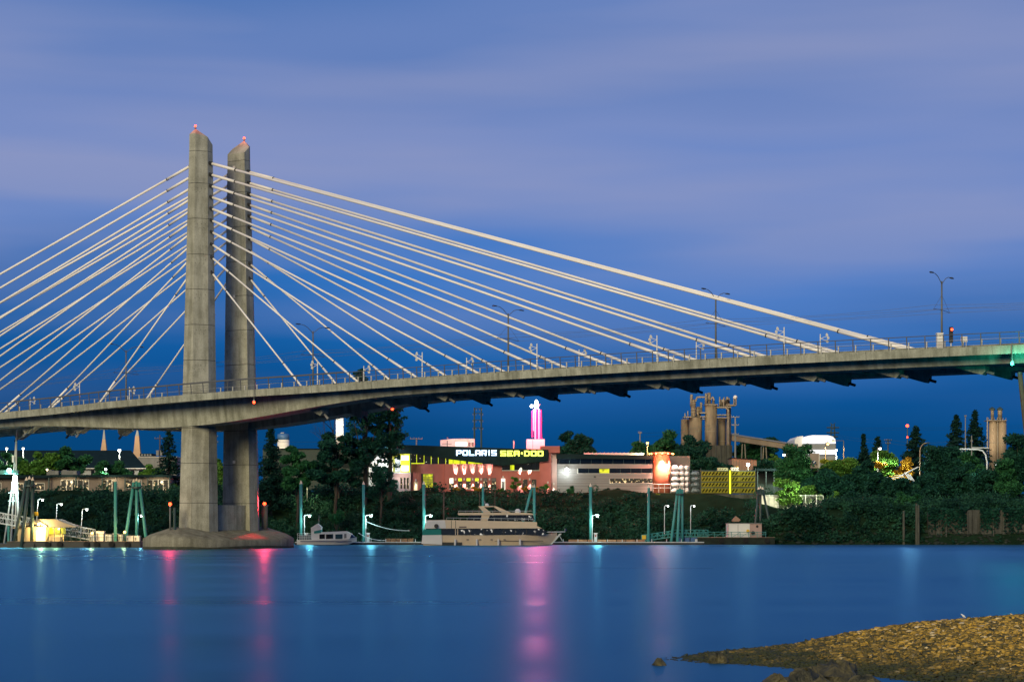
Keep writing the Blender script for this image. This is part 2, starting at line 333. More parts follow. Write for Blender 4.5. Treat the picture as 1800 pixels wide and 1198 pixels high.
x = t.nodes.new('ShaderNodeMixRGB'); x.inputs[1].default_value = (.035, .042, .018, 1); t.links.new(mr.outputs[0], x.inputs[0]); t.links.new(r.outputs[0], x.inputs[2])
t.links.new(x.outputs[0], b.inputs['Base Color'])
def ico():
    p = (1 + 5 ** .5) / 2
    v = np.array([(-1, p, 0), (1, p, 0), (-1, -p, 0), (1, -p, 0), (0, -1, p), (0, 1, p), (0, -1, -p), (0, 1, -p), (p, 0, -1), (p, 0, 1), (-p, 0, -1), (-p, 0, 1)], float); v /= np.linalg.norm(v[0])
    f = np.array([(0, 11, 5), (0, 5, 1), (0, 1, 7), (0, 7, 10), (0, 10, 11), (1, 5, 9), (5, 11, 4), (11, 10, 2), (10, 7, 6), (7, 1, 8), (3, 9, 4), (3, 4, 2), (3, 2, 6), (3, 6, 8), (3, 8, 9), (4, 9, 5), (2, 4, 11), (6, 2, 10), (8, 6, 7), (9, 8, 1)])
    return v, f
IV, IF = ico()
def stones(px, py, pz, size, name, m):
    n = len(px); sc = size[:, None] * RNG.uniform(.6, 1.15, (n, 3)) * np.array([1.15, 1.0, .55])
    a = RNG.uniform(0, 6.28, n); ca, sa = np.cos(a), np.sin(a)
    v = IV[None] * sc[:, None, :] * RNG.uniform(.78, 1.2, (n, 12, 1))
    tl = RNG.normal(0, .25, (n, 1)); v[:, :, 2] += v[:, :, 0] * tl
    X = v[:, :, 0] * ca[:, None] - v[:, :, 1] * sa[:, None] + px[:, None]; Y = v[:, :, 0] * sa[:, None] + v[:, :, 1] * ca[:, None] + py[:, None]; Z = v[:, :, 2] + pz[:, None]
    V = np.stack([X, Y, Z], 2).reshape(-1, 3); Fi = (IF[None] + (np.arange(n) * 12)[:, None, None]).reshape(-1, 3)
    return fastmesh(name, V, 3, Fi, m)
n = 120000; px_ = RNG.uniform(2.5, 24, n); py_ = RNG.uniform(41, 66, n); pz_ = spit_z(px_, py_)
vis = (pz_ > -.06) & (px_ / py_ < .30)
px_, py_, pz_ = px_[vis], py_[vis], pz_[vis]
sz_ = .034 + .075 * RNG.random(len(px_)) ** 4
st = stones(px_, py_, pz_, sz_, 'gravel', 'river_stones'); tag(st, 'golden river gravel covering the spit in the foreground', 'gravel', kind='stuff')
print('stones', len(px_))
# boulders half out of the water
mat('wet_rock', (.022, .026, .012), .6, .4, 2.5, bump=.8, bscale=9, col2=(.10, .085, .03))
def boulder(px, py, wpx, hpx, label, seed):
    Y = F * (HC - .05) / (py - HY); rr = np.random.default_rng(seed)
    me = MB(); x0 = wx(px, Y); w = wpx * Y / F / 2; h = hpx * Y / F; n = 14; prof = []
    vs = []; k = 6
    ph = rr.uniform(0, 6.28, 4)
    for i in range(k + 1):
        el = i / k * math.pi / 2
        for j in range(n):
            az = 2 * math.pi * j / n
            q = 1 + .2 * math.sin(2 * az + ph[0]) + .14 * math.sin(3 * az + ph[1] + el * 2) + .1 * math.sin(5 * az + 3 * el + ph[2]) + rr.uniform(-.11, .11)
            vs.append((x0 + w * math.cos(az) * math.cos(el) * q, Y + w * .8 * math.sin(az) * math.cos(el) * q, -.15 + (h + .15) * (math.sin(el) ** .8) * (rr.uniform(.86, 1.1)) * (1 + .25 * math.sin(2 * az + ph[3]) * math.cos(el))))
    fs = [(i * n + j, i * n + (j + 1) % n, (i + 1) * n + (j + 1) % n, (i + 1) * n + j) for i in range(k) for j in range(n)]
    me.add(vs, fs)
    return tag(me.build('boulder', 'wet_rock'), label, 'boulder', 'boulders at the edge of the gravel spit')
boulder(1159, 1165, 28, 12, 'small rounded rock alone in the water off the tip of the gravel', 1)
boulder(1263, 1161, 34, 17, 'dark rock standing up at the tip of the gravel spit', 2)
boulder(1365, 1203, 66, 22, 'mossy boulder lowest at the water edge, left of the boulder cluster', 3)
boulder(1418, 1200, 74, 30, 'dark mossy boulder in the middle of the cluster', 4)
boulder(1470, 1192, 96, 34, 'largest boulder of the cluster with a lit yellow top', 5)
boulder(1515, 1203, 60, 20, 'low boulder at the right of the cluster, bottom of the picture', 6)
boulder(1442, 1210, 60, 24, 'boulder cut off by the bottom edge of the picture', 8)
boulder(1588, 1180, 34, 14, 'flat grey stone lying on the gravel slope', 7)
# gull on the crest
def gull():
    k_ = .42
    gp = Vector((wx(1694, 60.2), 60.2, float(spit_z(wx(1694, 60.2), 60.2)) + .03))
    t_ = thing('gull', 'small white gull standing on the crest of the gravel', 'bird', gp)
    for dx in (-.03, .03): MB().tube(gp + Vector((dx, 0, 0)) * k_, gp + Vector((dx, 0, .11)) * k_, .008 * k_).build('leg', 'yellow_paint', t_)
    bm = MB(); prof = [(.004, -.2), (.03, -.14), (.07, -.05), (.075, .03), (.05, .11), (.035, .14), (.045, .18), (.03, .225), (.004, .24)]
    n = 10; vs = []
    for k, (r_, u) in enumerate(prof):
        c = gp + Vector((-u * .75, 0, .17 + u * .62)) * k_
        vs += [c + Vector((r_ * .6 * math.cos(6.283 * i / n), r_ * math.sin(6.283 * i / n), r_ * .8 * math.cos(6.283 * i / n))) * k_ for i in range(n)]
    bm.add(vs, [(k * n + i, k * n + (i + 1) % n, (k + 1) * n + (i + 1) % n, (k + 1) * n + i) for k in range(len(prof) - 1) for i in range(n)])
    bm.build('body', 'white_paint', t_, True)
    MB().tube(gp + Vector((-.17, 0, .30)) * k_, gp + Vector((-.24, 0, .285)) * k_, .012 * k_, .003 * k_, 6).build('beak', 'yellow_paint', t_)
gull()

# ================================================================ BRIDGE
BX, BD, BT = -39.0, 277.5, R(31.7); BC, BS = math.cos(BT), math.sin(BT)
def B(s, w, z): return Vector((BX + s * BC + w * BS, BD - s * BS + w * BC, z))
def dz(s): return 19.67 + .0340 * s - .000161 * s * s if s > -60 else 19.67 + .0340 * s - .000161 * s * s
def edge(s): return 9.2 + 1.5 * float(smooth01(1 - (abs(s) - 9) / 14))       # half width, wider round the tower
def gdep(s):                                                            # girder bottom below the deck surface
    a = abs(s); return 1.62 + 2.05 * float(smooth01(1 - (a - 1) / 36)) ** 1.15
SA, SB = -74.0, 150.0
br = thing('cable_stayed_bridge', 'grey concrete cable-stayed bridge with twin-leg tower and cream stay cables', 'bridge', B(0, 0, 0))
ss = np.arange(SA, SB + .1, 2.0)
def sweep(fn):                                       # fn(s) -> list of (w,z): closed section swept along the deck
    mb = MB(); vs = []; fs = []; n = None
    for s in ss:
        sec = fn(float(s)); n = len(sec); vs += [B(s, w, z) for w, z in sec]
    k = len(ss)
    for i in range(k - 1): fs += [(i * n + j, i * n + (j + 1) % n, (i + 1) * n + (j + 1) % n, (i + 1) * n + j) for j in range(n)]
    fs += [tuple(range(n)), tuple(range((k - 1) * n + n - 1, (k - 1) * n - 1, -1))]
    return mb.add(vs, fs)
def sec_deck(s): e = edge(s) - .35; z = dz(s); return [(-e, z), (-e, z - .45), (-7.4, z - .62), (7.4, z - .62), (e, z - .45), (e, z)]
deck = sweep(sec_deck).build('deck', 'concrete_deck', br)
for sg in (-1, 1):
    def sec_g(s, sg=sg): z = dz(s) - .6; d = dz(s) - gdep(s); return [(sg * 7.3, z), (sg * 6.9, d), (sg * 3.6, d), (sg * 3.3, z)]
    gi = sweep(sec_g).build('edge_girder', 'concrete_deck', br)
# floor beams between the girders
for s in np.arange(-70, 148, 4.58):
    s = float(s)
    if abs(s) < 5: continue
    z = dz(s) - .6; d = z - .75
    MB().hexa([B(s - .2, -3.5, d), B(s + .2, -3.5, d), B(s + .2, 3.5, d), B(s - .2, 3.5, d)], [B(s - .2, -3.5, z), B(s + .2, -3.5, z), B(s + .2, 3.5, z), B(s - .2, 3.5, z)]).build('floor_beam', 'concrete_deck', br)
# edge fascia, cast in panels
for sg in (-1, 1):
    s = SA
    while s < SB - 1:
        s1 = s + 4.58; g_ = .018; pts = []
        q = []
        for k in range(3):
            a = s + g_ + (s1 - s - 2 * g_) * k / 2; e = edge(a)
            q.append([B(a, sg * (e - .36), dz(a) + .06), B(a, sg * e, dz(a) + .06), B(a, sg * (e - .10), dz(a) - .80), B(a, sg * (e - .36), dz(a) - .80)])
        mb = MB(); mb.add(sum(q, []), [(0, 1, 5, 4), (1, 2, 6, 5), (2, 3, 7, 6), (3, 0, 4, 7), (4, 5, 9, 8), (5, 6, 10, 9), (6, 7, 11, 10), (7, 4, 8, 11), (3, 2, 1, 0), (8, 9, 10, 11)])
        mb.build('fascia_panel', 'concrete_deck', deck)
        s = s1
# railings
def postmesh(h, sg):
    mb = MB(); mb.box(-.05, .05, -.03, .03, -.12, .45); mb.add([(-.05, -.03, .45), (.05, -.03, .45), (.05, .03, .45), (-.05, .03, .45), (-.05, -.03 + .10 * sg, h), (.05, -.03 + .10 * sg, h), (.05, .03 + .10 * sg, h), (-.05, .03 + .10 * sg, h)],
        [(0, 3, 2, 1), (4, 5, 6, 7), (0, 1, 5, 4), (1, 2, 6, 5), (2, 3, 7, 6), (3, 0, 4, 7)])
    return mb
for sg in (-1, 1):
    mb = MB(); sr = np.arange(SA, SB, 2.0)
    for hh, rr in ((1.40, .045), (1.02, .02), (.72, .016), (.42, .016), (.15, .016)):
        mb.path([B(s, sg * (edge(s) - .15 + .04 * hh), dz(s) + hh) for s in sr], rr, 5)
    rail = mb.build('railing', 'dark_rail', br)
    if sg < 0:
        p0 = None
        for s in sr:
            if p0 is None: p0 = MB(); p0 = postmesh(1.40, 1).build('railing_post', 'dark_rail', None, org=(0, 0, 0)); o = p0
            else: o = p0.copy(); COL.objects.link(o)
            o.parent = rail; o.location = B(s, -(edge(s) - .12), dz(s)) - ORG[rail.name]; o.rotation_euler = (0, 0, -BT + math.pi)
    else:
        mb = MB()
        for s in sr: mb.tube(B(s, edge(s) - .12, dz(s)), B(s, edge(s) - .12, dz(s) + 1.4), .05, .05, 4)
        mb.build('railing_posts', 'dark_rail', rail)['kind'] = 'stuff'
# handrail of the wider bay round the tower
for sg in (-1, 1):
    MB().path([B(s, sg * (edge(s) - .2), dz(s) + 1.47) for s in np.arange(-29, 28, 2.0)], .10, 6).build('handrail', 'dark_rail', br)
# barrier between tracks and footway, with light posts
for sg in (-1, 1):
    def sec_b(s, sg=sg): z = dz(s); return [(sg * 5.55, z), (sg * 5.55, z + .55), (sg * 5.3, z + .55), (sg * 5.3, z)]
    sweep(sec_b).build('barrier', 'concrete_deck', br)
p0 = None; sl = [s for s in np.arange(SA + 1, SB, 2.0) if abs(s) > 4]
fence = MB().path([B(s, -5.9, dz(s) + 1.1) for s in np.arange(SA, SB, 2.0)], .025, 4).build('inner_railing', 'galvanised', br)
for s in sl:
    if p0 is None: p0 = MB().box(-.06, .06, -.06, .06, 0, 1.1).build('railing_post', 'pale_post', None, org=(0, 0, 0)); o = p0
    else: o = p0.copy(); COL.objects.link(o)
    o.parent = fence; o.location = B(s, -5.9, dz(s)) - ORG[fence.name]; o.rotation_euler = (0, 0, -BT)
# rails of the tramway
for w in (-2.9, -1.45, 1.45, 2.9): MB().path([B(s, w, dz(s) + .05) for s in np.arange(SA, SB, 4.0)], .06, 4).build('track_rail', 'galvanised', br)

# tower legs
WI = 3.3
def lsec(z, sg, g_=0.0):
    t_ = (55 - z) / 52
    a = 2.85 + 1.9 * t_ - g_ * 2; d = 1.0 + .8 * t_; cw = 1.3 + .75 * t_; o_ = 1.0 + 1.0 * t_ - g_ * 2
    w0 = WI + g_; w1 = WI + d; w2 = WI + d + cw - g_
    return [(-a / 2, sg * w0), (a / 2, sg * w0), (a / 2, sg * w1), (o_ / 2, sg * w2), (-o_ / 2, sg * w2), (-a / 2, sg * w1)]
def lring(z, sg, g_=0.0): return [B(s, w, z) for s, w in lsec(z, sg, g_)]
def loft(r0, r1):
    n = len(r0); return MB().add(list(r0) + list(r1), [(i, (i + 1) % n, n + (i + 1) % n, n + i) for i in range(n)] + [tuple(range(n - 1, -1, -1)), tuple(range(n, 2 * n))])
levels = [2.0, 6.0, 11.2, 15.8, 20.4, 24.7, 29.35, 34.0, 38.6, 43.3, 47.96, 52.2]
for sg, nm in ((-1, 'near'), (1, 'far')):
    leg = loft(lring(1.0, sg, .05), lring(52.5, sg, .05)).build('tower_leg', 'joint', br)
    for z0, z1 in zip(levels[:-1], levels[1:]):
        loft(lring(z0 + .035, sg), lring(z1 - .035, sg)).build('concrete_lift', 'concrete', leg)
    # peaked top
    r0 = lring(52.225, sg); se = lsec(53.6, sg)
    hz = [53.2, 53.2, 54.1, 54.45, 54.45, 54.1]
    r1 = [B(s, w, h) for (s, w), h in zip(se, hz)]
    ap = B(0, sg * (WI + 1.75), 55.2)
    mb = MB(); mb.add(r0 + r1 + [ap], [(i, (i + 1) % 6, 6 + (i + 1) % 6, 6 + i) for i in range(6)] + [(5, 4, 3, 2, 1, 0)] + [(6 + i, 6 + (i + 1) % 6, 12) for i in range(6)])
    mb.build('tower_cap', 'concrete', leg)
    # tie-rod holes below every joint
    for zj in levels[5:11]:
        for k in range(3):
            for row in range(2):
                a, b2 = lsec(zj - .9, sg)[2:4] if sg < 0 else lsec(zj - .9, sg)[0:2]
                f_ = .2 + .3 * k + .1 * row; ps = a[0] + (b2[0] - a[0]) * f_; pw = a[1] + (b2[1] - a[1]) * f_
                if sg > 0: pw -= 0.0
                c_ = B(ps, pw, zj - .7 - .5 * row)
                nrm = B(1.3 if sg < 0 else 0, -.925 if sg < 0 else -1, 0) - B(0, 0, 0); nrm.normalize()
                MB().tube(c_ - nrm * .03, c_ + nrm * .015, .055, .055, 6).build('tie_hole', 'joint', leg)
    if sg > 0:
        for zz in (51.3, 33.9, 11.6):
            q = B(-.3, WI - .02, zz); MB().box(q.x - .18, q.x + .18, q.y - .2, q.y + .1, q.z - .2, q.z + .2).build('access_hatch', 'trim_white', leg)
    # aircraft beacon
    bt = ap + Vector((0, 0, .0))
    bc = MB().tube(bt - Vector((0, 0, .1)), bt + Vector((0, 0, .22)), .12, .12, 8).build('beacon', 'pole_grey', leg)
    MB().ball(bt + Vector((0, 0, .32)), .15).build('beacon_lens', 'bulb_red', leg)
    light('beacon_light', 'POINT', bt + Vector((0, -.45, .75)), 55 * LP, (1, .06, .05), leg, .12)
# low wall joining the legs and the pile cap
MB().hexa([B(-1.7, -3.6, 1.5), B(1.7, -3.6, 1.5), B(1.7, 3.6, 1.5), B(-1.7, 3.6, 1.5)], [B(-1.7, -3.6, 5.75), B(1.7, -3.6, 5.75), B(1.7, 3.6, 5.75), B(-1.7, 3.6, 5.75)]).build('plinth_wall', 'concrete', br)
MB().hexa([B(-1.2, -3.4, dz(0) - 2.6), B(1.2, -3.4, dz(0) - 2.6), B(1.2, 3.4, dz(0) - 2.6), B(-1.2, 3.4, dz(0) - 2.6)], [B(-1.2, -3.4, dz(0) - .63), B(1.2, -3.4, dz(0) - .63), B(1.2, 3.4, dz(0) - .63), B(-1.2, 3.4, dz(0) - .63)]).build('cross_beam', 'concrete', br)
def capring(sw, ww, z, n=28, p=3.2):
    out_ = []
    for i in range(n):
        a = 2 * math.pi * i / n; c_, s_ = math.cos(a), math.sin(a); q = (abs(c_) ** p + abs(s_) ** p) ** (-1 / p)
        out_.append(B(sw * c_ * q, ww * s_ * q, z(c_ * q, s_ * q) if callable(z) else z))
    return out_
rings = [capring(6.0, 12.6, -2, p=2.7), capring(6.0, 12.6, .35, p=2.7), capring(6.0, 12.6, lambda c, s: 1.05 + .45 * abs(s) ** 3, p=2.7), capring(5.3, 11.9, lambda c, s: 1.4 + .6 * abs(s) ** 3, p=2.5), capring(1.6, 9.4, lambda c, s: 2.45 + .4 * abs(s) ** 2, p=2.2)]
mb = MB(); n = 28; mb.add(sum(rings, []), [(k * n + i, k * n + (i + 1) % n, (k + 1) * n + (i + 1) % n, (k + 1) * n + i) for k in range(4) for i in range(n)] + [tuple(range(4 * n, 5 * n))])
mb.build('pile_cap', 'concrete_cap', br, True)
mat('tide_stain', (.045, .05, .035), .9, .4, 1.2)
r0 = capring(6.02, 12.62, -.5, p=2.7); r1 = capring(6.02, 12.62, lambda c, s: .34 + .12 * math.sin(9 * c) * math.cos(5 * s), p=2.7)
MB().add(r0 + r1, [(i, (i + 1) % n, n + (i + 1) % n, n + i) for i in range(n)]).build('tide_band', 'tide_stain', br, True)

# stay cables, ten a side in two planes
ZK = [50.71, 49.22, 47.73, 46.28, 44.76, 43.23, 41.7, 40.09, 38.36, 36.38]
def cable(side, k, sg):
    zt = ZK[9 - k]; t_ = (55 - zt) / 52
    st_ = side * (2.85 + 1.9 * t_) / 2
    s0 = 17.44 + 9.16 * k if side > 0 else -(18.3 + 9.75 * k)
    a = B(st_, sg * 3.95, zt); wdk = 4.25; bz = dz(s0)
    b_ = B(s0, sg * wdk, bz)
    d = (b_ - a).normalized(); ln = (b_ - a).length
    r_ = .102 + .006 * k
    c = MB().tube(a + d * .3, b_ + d * .3, r_, r_, 8).build('stay_cable', 'stay_sheath', br, True)
    MB().tube(a - d * .5, a + d * .45, r_ * 1.75, r_ * 1.6, 8).build('collar', 'dark_collar', c)
    MB().tube(a + d * .46, a + d * (3.6 + .1 * k), r_ * 1.28, r_ * 1.28, 8).build('sleeve', 'stay_sheath', c, True)
    MB().tube(a + d * (3.6 + .1 * k), a + d * (3.72 + .1 * k), r_ * 1.4, r_ * 1.4, 8).build('band', 'dark_collar', c)
    ls = 5 + .55 * k
    MB().tube(b_ - d * ls, b_ + d * .2, r_ * 1.35, r_ * 1.35, 8).build('sleeve', 'stay_sheath', c, True)
    MB().tube(b_ - d * (ls + .12), b_ - d * ls, r_ * 1.5, r_ * 1.5, 8).build('band', 'dark_collar', c)
    MB().tube(b_ - d * .25, b_ + d * .25, r_ * 2.4, r_ * 2.4, 10).build('anchor_plate', 'concrete_deck', c)
    # anchor block below the girder
    sl_ = (zt - bz) / abs(s0 - st_); dep = gdep(s0)
    se_ = s0 + side * (dep + .55) / sl_ * .93
    if abs(se_) > 140 or s0 < -70: return
    zb = dz(se_) - gdep(se_); z0b = dz(s0) - dep
    Lb = min(4.6, .8 / sl_ + 1.3); sa = se_ - side * Lb; za = dz(sa) - gdep(sa) + .25
    wv = .75
    quad = lambda s_, z1, z2: [B(s_, sg * wdk - wv, z1), B(s_, sg * wdk + wv, z1), B(s_, sg * wdk + wv * .9, z2), B(s_, sg * wdk - wv * .9, z2)]
    A = quad(sa, za + .3, za); E1 = quad(se_, zb + .3, zb - .92); E2 = quad(se_ + side * .35, zb + .3, zb - .55)
    mb = MB(); mb.add(A + E1 + E2, [(0, 1, 2, 3), (0, 4, 5, 1), (1, 5, 6, 2), (2, 6, 7, 3), (3, 7, 4, 0), (4, 8, 9, 5), (5, 9, 10, 6), (6, 10, 11, 7), (7, 11, 8, 4), (11, 10, 9, 8)])
    bk = mb.build('anchor_block', 'concrete_deck', br)
    e_ = B(se_, sg * wdk, zb - .5); MB().tube(e_, e_ + Vector((d.x, d.y, d.z)) * 1.15, .16, .16, 8).build('anchor_cap', 'galvanised' if sg < 0 else 'dark_collar', bk)
for side in (1, -1):
    for k in range(10):
        for sg in (-1, 1): cable(side, k, sg)

# things on the bridge
def ocs_pole(s, label):
    q = B(s, 0, dz(s)); t_ = thing('lamp_post', label, 'lamp post', q, 'tall twin-arm lamp posts on the bridge')
    MB().tube(q, q + Vector((0, 0, 8.1)), .13, .085, 8).build('pole', 'pole_grey', t_, True)
    U = (B(1, 0, 0) - B(0, 0, 0)); Wv = (B(0, 1, 0) - B(0, 0, 0))
    for sg in (-1, 1):
        pts = [q + Wv * sg * a + Vector((0, 0, h)) for a, h in ((0, 7.75), (.5, 8.1), (1.2, 8.5), (2.0, 8.72), (2.9, 8.76))]
        arm = MB().path(pts, .038, 6).build('arm', 'pole_grey', t_)
        e = pts[-1]; MB().hexa([e + Wv * sg * a + U * b_ + Vector((0, 0, -.07)) for a, b_ in ((-.1, -.16), (.7, -.1), (.7, .1), (-.1, .16))], [e + Wv * sg * a + U * b_ + Vector((0, 0, .05)) for a, b_ in ((-.1, -.12), (.6, -.07), (.6, .07), (-.1, .12))]).build('lamp_head', 'dark_collar', arm)
        MB().tube(q + Wv * sg * .1 + Vector((0, 0, 5.0)), q + Wv * sg * 2.6 + Vector((0, 0, 4.9)), .035, .03, 6).build('bracket', 'dark_rail', t_)
        MB().tube(q + Vector((0, 0, 6.6)), q + Wv * sg * 2.4 + Vector((0, 0, 4.95)), .015, .015, 4).build('stay_rod', 'dark_rail', t_)
    MB().box(q.x - .3, q.x + .3, q.y - .3, q.y + .3, q.z, q.z + .06).build('base_plate', 'galvanised', t_)
for s, lb in ((-16.7, 'twin-arm grey lamp post left of the bridge tower'), (15.5, 'twin-arm grey lamp post just right of the tower, nearest to it'), (45.3, 'twin-arm grey lamp post above the pink neon pylon'), (73.4, 'twin-arm grey lamp post crossed by the upper stay cables'), (100.5, 'twin-arm grey lamp post beyond the cables, beside the white cabinet')):
    ocs_pole(s, lb)
for w, lb in ((-2.2, 'overhead tram wire nearer to the viewer'), (2.2, 'overhead tram wire on the far track')):
    t_ = thing('overhead_wire', lb + ' strung along the bridge poles', 'wire', B(0, w, 24))
    for hh, nm in ((4.85, 'contact_wire'), (5.35, 'carrier_wire')):
        pts = []; ps = [-74, -46, -16.7, 15.5, 45.3, 73.4, 100.5, 128, 150]
        for a, b_ in zip(ps[:-1], ps[1:]):
            for k in range(5): f_ = k / 5; s = a + (b_ - a) * f_; pts.append(B(s, w, dz(s) + hh - (.5 if hh > 5 else .05) * 4 * f_ * (1 - f_) * .8))
        MB().path(pts, .016, 4).build(nm, 'dark_rail', t_)
def cable_light(s, sg, label):
    q = B(s, sg * 5.0, dz(s)); t_ = thing('floodlight_post', label, 'light post', q, 'white floodlight posts beside the stay cables')
    MB().tube(q, q + Vector((0, 0, 3.6)), .07, .06, 8).build('pole', 'white_paint', t_)
    U = (B(1, 0, 0) - B(0, 0, 0)) * sg
    for h in (2.9, 3.4): MB().tube(q + Vector((0, 0, 3.1)), q + U * .75 + Vector((0, 0, h - .1)), .03, .03, 5).build('bracket', 'white_paint', t_)
    for h, a in ((2.75, .85), (3.15, .95), (3.5, .8)):
        c_ = q + U * a + Vector((0, 0, h)); MB().tube(c_ - Vector((0, .12, .05)), c_ + Vector((0, .12, .09)), .16, .12, 8).build('floodlight', 'white_paint', t_)
names = {20.0: 'nearest right of the tower', 36.0: 'second right of the tower', 52.4: 'above the neon pylon', 68.4: 'fourth right of the tower', 84.2: 'last before the end of the cables', -20.6: 'nearest left of the tower', -39.8: 'at the left edge of the picture', }
for s, lb in names.items():
    for sg in (-1, 1): cable_light(s, sg, 'white floodlight post on the ' + ('near' if sg < 0 else 'far') + ' bridge side, ' + lb)
q = B(102.8, -7, dz(102.8)); t_ = thing('control_cabinet', 'tall white control cabinet behind the bridge railing, under the last lamp post', 'cabinet', q)
MB().box(q.x - .3, q.x + .3, q.y - .3, q.y + .3, q.z, q.z + 1.75).build('body', 'white_paint', t_); MB().box(q.x - .25, q.x + .25, q.y - .32, q.y - .305, q.z + .1, q.z + .9).build('door', 'trim_white', t_); MB().box(q.x - .36, q.x + .36, q.y - .36, q.y + .36, q.z + 1.76, q.z + 1.84).build('lid', 'white_paint', t_)
MB().box(q.x - .05, q.x + .05, q.y - .33, q.y - .31, q.z + 1.5, q.z + 1.56).build('badge', 'black', t_)
q = B(105.6, -7.4, dz(105.6)); t_ = thing('junction_box', 'small white box on two legs behind the bridge railing', 'box', q)
MB().box(q.x - .3, q.x + .3, q.y - .2, q.y + .2, q.z + .75, q.z + 1.3).build('body', 'white_paint', t_)
for dx in (-.22, .22): MB().tube(q + Vector((dx, 0, 0)), q + Vector((dx, 0, .76)), .04).build('leg', 'white_paint', t_)
q = B(101.9, -1, dz(101.9)); t_ = thing('tram_signal', 'black tram signal showing red, right of the white cabinet', 'signal', q)
MB().tube(q, q + Vector((0, 0, 1.4)), .06).build('post', 'white_paint', t_); MB().box(q.x - .19, q.x + .19, q.y - .15, q.y + .15, q.z + 1.3, q.z + 3.0).build('housing', 'black', t_)
for k in range(3): MB().tube(q + Vector((0, -.15, 2.7 - .52 * k)), q + Vector((0, -.30, 2.7 - .52 * k)), .17, .17, 10).build('hood', 'black', t_)
MB().ball(q + Vector((.02, -.31, 2.7)), .13).build('red_lens', 'bulb_red', t_)
def nav_light(q, top, col, bulb, label, pw):
    t_ = thing('navigation_light', label, 'light', q, 'navigation lights on the bridge')
    MB().tube(q + Vector((0, 0, .3)), top, .04, .04, 6).build('hanger', 'dark_rail', t_)
    MB().tube(q + Vector((0, 0, .12)), q + Vector((0, 0, .32)), .16, .10, 10).build('cap', 'galvanised', t_)
    MB().ball(q, .17).build('lens', bulb, t_)
    light('nav_lamp', 'POINT', q + Vector((.0, -.8, -.2)), pw * LP, col, t_, .1) if col[1] > .5 else light('nav_lamp', 'SPOT', q + Vector((.0, -.3, 0)), pw * 6 * LP, col, t_, .1, (0, -1, -.5), 110, .4)
q = B(14.2, -(edge(14.2) + .28), 18.55); nav_light(q, Vector((q.x, q.y, dz(14) + .3)), (1, .03, .03), 'bulb_red', 'red navigation light hanging under the deck edge by the tower', 60)
q = B(111.4, -(edge(111) + .28), 19.6); nav_light(q, Vector((q.x, q.y, dz(111) + .3)), (.05, 1, .62), 'bulb_green', 'green navigation light hanging under the deck at the right edge', 230)
q = B(23.9, 5.9, 18.2); nav_light(q, Vector((q.x, q.y, dz(24) - .45)), (1, .03, .03), 'bulb_red', 'small red light under the far side of the deck, above the tall tree', 1)
# timber-clad posts with red lamps standing on the pile cap
def cap_post(px, ytop, ybot, Y, r_, label, pw, thin):
    q = P(px, ybot, Y); tp = P(px, ytop, Y)
    t_ = thing('channel_marker_post', label, 'marker post', q, 'red channel lights at the pile cap')
    MB().tube(q - Vector((0, 0, .8)), tp, r_, r_, 12).build('post', 'concrete_cap' if not thin else 'pole_grey', t_, True)
    if thin: MB().tube(q + Vector((.55, .2, -.8)), tp + Vector((.55, .2, -.1)), r_ * 1.6, r_ * 1.6, 8).build('post', 'dark_steel', t_)
    MB().tube(tp, tp + Vector((0, 0, .12)), r_ * 1.25, r_ * 1.25, 12).build('cap', 'galvanised', t_)
    MB().ball(tp + Vector((.0, 0, .34)), .22).build('lens', 'bulb_red', t_)
    light('channel_lamp', 'SPOT', tp + Vector((0, -.45, .4)), pw * LP, (1, .02, .03), t_, .14, (0, -1, -.05), 84, .5)
cap_post(299, 890, 929, 268.5, .10, 'thin post with red channel light at the near end of the pile cap', 1500, True)
cap_post(465, 889, 945, 283.5, .42, 'thick round post with red channel light at the right of the pile cap', 3200, False)

# ================================================================ WATERFRONT
def pile(px, ytop, Y, r_, label, m='teal_steel', cone=True, group='teal steel mooring piles', zb=-3):
    tp = P(px, ytop, Y); q = Vector((tp.x, Y, 0)); t_ = thing('mooring_pile', label, 'mooring pile', q, group)
    MB().tube(q + Vector((0, 0, zb)), tp, r_, r_, 12).build('shaft', m, t_, True)
    if cone: MB().tube(tp, tp + Vector((0, 0, r_ * 2.4)), r_ * 1.12, .03, 12).build('cap', 'pale_cone', t_)
    return t_
def tripod(px, ytop, Y, feet, r_, label, m='teal_steel'):
    tp = P(px, ytop, Y); q = Vector((tp.x, Y, 0)); t_ = thing('pile_dolphin', label, 'dolphin', q, 'pile dolphins')
    for i, (fx, dy) in enumerate(feet):
        f_ = Vector((wx(fx, Y), Y + dy, -2.0)); tt = tp + Vector(((i - (len(feet) - 1) / 2) * r_ * 1.6, dy * .06, -.0 if i == 1 else -.15))
        a = MB().tube(f_, tt, r_, r_ * .85, 10).build('pile', m, t_, True)
        MB().tube(tt, tt + Vector((0, 0, r_ * 1.8)), r_, .04, 10).build('cap', 'pale_cone', a)
    c_ = tp - Vector((0, 0, .9)); MB().tube(c_ - Vector((0, 0, .12)), c_ + Vector((0, 0, .12)), r_ * 2.9, r_ * 2.9, 12).build('band', 'dark_steel', t_)
